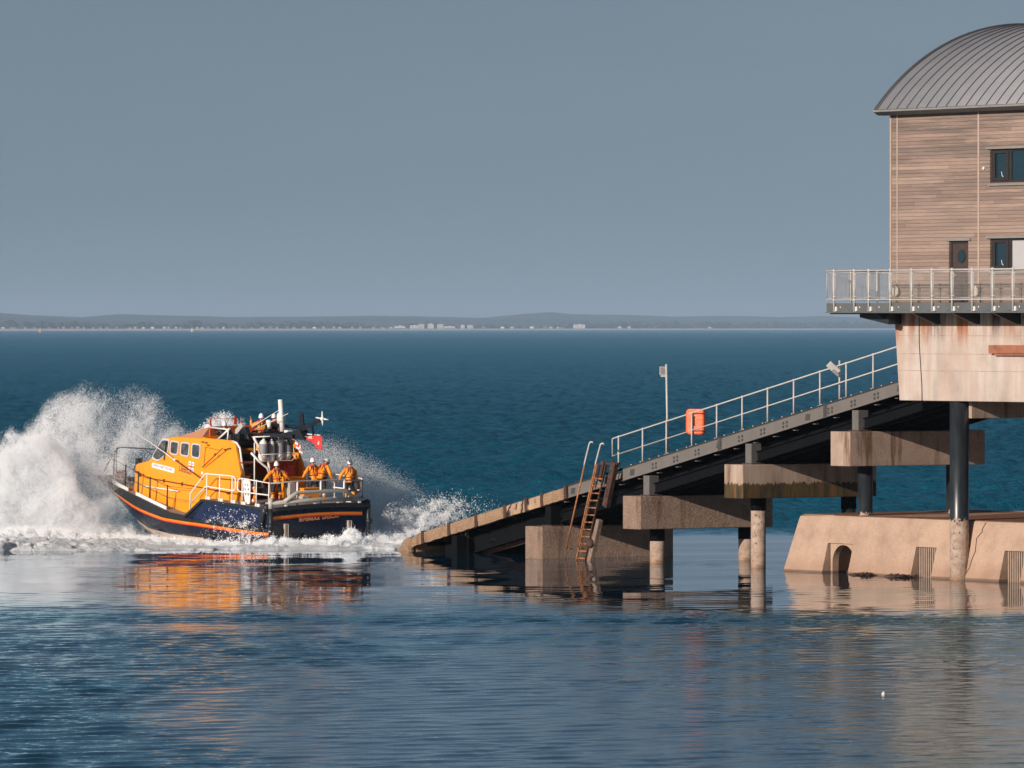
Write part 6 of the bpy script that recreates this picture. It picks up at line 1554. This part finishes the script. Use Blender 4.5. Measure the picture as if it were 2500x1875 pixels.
# far (starboard) curtain behind the bow
top1 = contour([-330, -200, -60, 0, 60, 85, 110, 162, 214, 260, 289, 347, 376, 405, 448, 480, 520], [1330, 1180, 1075, 1062, 1056, 1030, 990, 958, 941, 955, 965, 947, 966, 995, 1040, 1068, 1110])
def d1(px, py):
    wob = (fbm(px * 0.03, py * 0.03, 41, 4) - 0.47) * 60
    h = py - top1(px) + wob * np.clip((py - top1(px) + 60) / 120, 0.25, 1)
    edge = sstep(-16, 75, h)
    cl = fbm((px + py * 0.35) * 0.022, py * 0.016, 44, 5)
    fil = fbm((px - py * 0.5) * 0.10, (py + px * 0.2) * 0.05, 52, 3)
    lowthin = 1 - 0.35 * sstep(1150, 1300, py)
    return np.clip(edge * (0.25 + 1.5 * sstep(0.32, 0.72, cl)) * (0.55 + 0.9 * fil) * lowthin * 0.75, 0, 1)
P, r = cloud(N_FAR, (-340, 520, 925, 1345), d1, lambda px, py: 309 + 0 * px, lambda px, py: (fbm(px * 0.02, py * 0.02, 61, 4) - 0.45) * 1.5, 1.2, 0.0050, 0.3, 1)
A_.append(P); R_.append(r)
# near (port) plume: dense, bright, curling out to the left
top2 = contour([-340, -200, -60, 0, 40, 87, 120, 150, 174, 190, 215, 245, 300, 360], [1340, 1200, 1092, 1088, 1070, 1060, 1072, 1100, 1140, 1180, 1225, 1260, 1292, 1310])
def d2(px, py):
    wob = (fbm(px * 0.035, py * 0.035, 71, 4) - 0.47) * 90
    h = py - top2(px) + wob
    edge = sstep(-26, 48, h)
    cl = fbm((px - py * 0.2) * 0.024, py * 0.02, 74, 5)
    low = 1 - 0.5 * sstep(1215, 1262, py + wob * 0.3) * sstep(1300, 1275, py)
    fil = fbm((px + py * 0.6) * 0.09, (py - px * 0.3) * 0.045, 78, 4)
    return np.clip(edge * (0.5 + 0.6 * sstep(0.3, 0.65, cl)) * (0.45 + 1.1 * fil) * low * 0.8, 0, 1)
P, r = cloud(N_NEAR, (-340, 380, 1035, 1345), d2, lambda px, py: 299.5 - (px - 100) * 0.003, lambda px, py: (fbm(px * 0.022, py * 0.022, 81, 4) - 0.45) * 0.8, 0.8, 0.0055, 0.3, 2)
A_.append(P); R_.append(r)
# thin veil over the bow tip
def d3(px, py):
    g = np.exp(-((px - 232) / 62) ** 2 - ((py - 1165) / 75) ** 2)
    return np.clip(g * (0.4 + 0.8 * fbm(px * 0.03, py * 0.03, 91, 4)), 0, 1)
P, r = cloud(N_VEIL, (100, 420, 1000, 1330), d3, lambda px, py: 300.5 + 0 * px, lambda px, py: 0 * px, 0.8, 0.0050, 0.3, 3)
A_.append(P); R_.append(r)
# curtain drifting off the starboard quarter, seen to the right of the stern
top4 = contour([640, 720, 780, 830, 880, 950, 990, 1010, 1050, 1110, 1180], [1060, 1066, 1086, 1098, 1118, 1150, 1180, 1198, 1226, 1238, 1262])
def d4(px, py):
    wob = (fbm(px * 0.02, py * 0.02, 101, 4) - 0.47) * 50
    h = py - top4(px) + wob * 0.7
    edge = sstep(-34, 150, h) * sstep(1205, 1080, px + (fbm(px * 0.03, py * 0.03, 103) - .5) * 60) * sstep(1310, 1262, py + np.clip(px - 930, 0, 200) * 0.25)
    return np.clip(edge * (0.45 + 0.7 * fbm(px * 0.02, py * 0.012, 104, 5)) * 0.8, 0, 1)
P, r = cloud(N_STERN, (640, 1215, 1040, 1320), d4, lambda px, py: 303 + 0 * px, lambda px, py: (fbm(px * 0.015, py * 0.015, 111, 3) - 0.45) * 5, 1.6, 0.0045, 0.3, 4, 0.002, 4, 0.16)
A_.append(P); R_.append(r)
# coarse splash between stern and slipway
def d5(px, py):
    c = np.exp(-((px - 1045) / 75) ** 2 - ((py - 1262 + (px - 1045) * 0.12) / 26) ** 2)
    c2 = np.exp(-((px - 1000) / 45) ** 2 - ((py - 1288) / 13) ** 2)
    c3 = np.exp(-((px - 925) / 40) ** 2 - ((py - 1316) / 16) ** 2) * 1.3
    f = fbm(px * 0.09, py * 0.09, 121, 5)
    return np.clip((c * 0.5 + c2 + c3) * (0.1 + sstep(0.40, 0.75, f)), 0, 1)
P, r = cloud(N_SPL, (860, 1230, 1180, 1345), d5, lambda px, py: 296 - np.clip((py - 1290) * 0.12, 0, 7), lambda px, py: 0 * px, 0.9, 0.0075, 0.4, 5, 0.02, 3, 0.06)
A_.append(P); R_.append(r)
# burst behind the flybridge
def d6(px, py):
    t = 1004 + 0.020 * (px - 545) ** 2 * 0.6 + (fbm(px * 0.12, px * 0 + 3, 131, 3) - 0.45) * 26
    f = fbm((px - 545) / np.maximum(8, (1075 - py)) * 6.0, py * 0.05, 133, 4)
    return np.clip(sstep(-4, 22, py - t) * (0.3 + 1.1 * sstep(0.38, 0.62, f)), 0, 1) * (np.abs(px - 545) < 75)
P, r = cloud(N_BST, (465, 630, 985, 1085), d6, lambda px, py: 305 + 0 * px, lambda px, py: 0 * px, 0.8, 0.0070, 0.4, 6, 0.02, 3, 0.05)
A_.append(P); R_.append(r)
# splashes against the port side and under the transom
def d7(px, py):
    c = np.exp(-((px - 575) / 42) ** 2 - ((py - 1293) / 24) ** 2) + 0.15 * np.exp(-((px - 545) / 50) ** 2 - ((py - 1268) / 20) ** 2) + 0.9 * np.exp(-((px - 615) / 30) ** 2 - ((py - 1312) / 16) ** 2)
    f = fbm(px * 0.13, py * 0.13, 141, 5)
    return np.clip(c * (0.06 + sstep(0.42, 0.72, f)), 0, 1)
P, r = cloud(N_SIDE, (420, 700, 1210, 1345), d7, lambda px, py: 290.6 + (600 - px) * 0.022, lambda px, py: 0 * px + 0.4, 0.35, 0.0075, 0.5, 7, 0.03, 3, 0.04)
A_.append(P); R_.append(r)
def d8(px, py):
    t = 1328 - 10 * fbm(px * 0.05, px * 0, 151) - 34 * np.exp(-((px - 858) / 24) ** 2) - 14 * np.exp(-((px - 800) / 20) ** 2) - 8 * np.exp(-((px - 680) / 26) ** 2) - 34 * np.exp(-((px - 60) / 170) ** 2) - 14 * np.exp(-((px - 330) / 90) ** 2)
    f = fbm(px * 0.09, py * 0.13, 153, 4)
    return np.clip(sstep(-6, 10, py - t) * (0.08 + sstep(0.36, 0.70, f)), 0, 1)
P, r = cloud(N_LOW, (-300, 985, 1260, 1347), d8, lambda px, py: 288.5 + np.clip(620 - px, 0, 700) * 0.014, lambda px, py: 0 * px, 0.8, 0.0080, 0.45, 8, 0.02, 3, 0.05)
A_.append(P); R_.append(r)
droplet_object('spray', np.concatenate(A_), np.concatenate(R_), 'tall burst of white spray thrown up round the bow and stern', SPM)

# foam carpet: lumpy broken water round the hull
gx = np.arange(-29.0, -3.6, 0.07); gy = np.arange(281.5, 309, 0.085)
GX, GY = np.meshgrid(gx, gy, indexing='ij')
front = 283.0 + np.clip(-23.5 - GX, 0, 9) * 2.2 + (fbm(GX * 0.35, GX * 0, 161, 4) - 0.47) * 3.2 + 0.25 * np.clip(GX + 6.5, 0, 4)
back = 309 - 0.95 * np.clip(GX + 19.5, 0, 20) + np.clip(GX + 9.5, 0, 9) * 0.4
env = sstep(0, 1.6, GY - front) * sstep(0, 1.8, back - GY)
bill = np.abs(fbm(GX * 1.3, GY * 0.9, 171, 5) - 0.47) * 2
lum = fbm(GX * 0.45, GY * 0.35, 181, 4)
hgt = env * (0.05 + 0.14 * sstep(0.35, 0.75, lum) * (0.35 + bill) + 0.09 * fbm(GX * 2.6, GY * 2.0, 191, 4) + 0.07 * fbm(GX * 7.0, GY * 5.5, 195, 2))
hgt = hgt * (1 + 1.2 * sstep(-14, -21, GX)) + 0.10 * env * np.exp(-((GX + 6.1) / 0.8) ** 2 - ((GY - 288.5) / 2.0) ** 2)
hole = sstep(0.68, 0.56, fbm(GX * 0.8, GY * 0.45, 201, 4) + 0.10 * (1 - sstep(0.0, 3.0, GY - front)))
hgt = hgt * (0.25 + 0.75 * hole) - 0.065 - 0.05 * (1 - hole)
cof = np.stack([GX, GY, hgt], -1).reshape(-1, 3)
idx = np.arange(GX.size).reshape(GX.shape)
qf = np.stack([idx[:-1, :-1], idx[1:, :-1], idx[1:, 1:], idx[:-1, 1:]], -1)
mk = (np.maximum.reduce([hgt[:-1, :-1], hgt[1:, :-1], hgt[1:, 1:], hgt[:-1, 1:]]) > -0.06)
me = np_mesh('foam', cof, qf[mk].reshape(-1, 4))
m, nt, p = new_mat('sea_foam'); v = coords(nt)
nt.links.new(ramp(nt, noise(nt, v, 3.5, 7, 0.7), [(0.3, (0.60, 0.68, 0.70)), (0.5, (0.84, 0.88, 0.89)), (0.7, (0.92, 0.94, 0.94))]), p.inputs['Base Color']); p.inputs['Roughness'].default_value = 0.8
bump(nt, p, noise(nt, v, 11, 6, 0.7), 1.0, 0.12)
me.materials.append(m)
fo = bpy.data.objects.new('foam', me); col.objects.link(fo); tag(fo, 'white churned foam spreading along the lifeboat waterline', 'foam', kind='stuff')
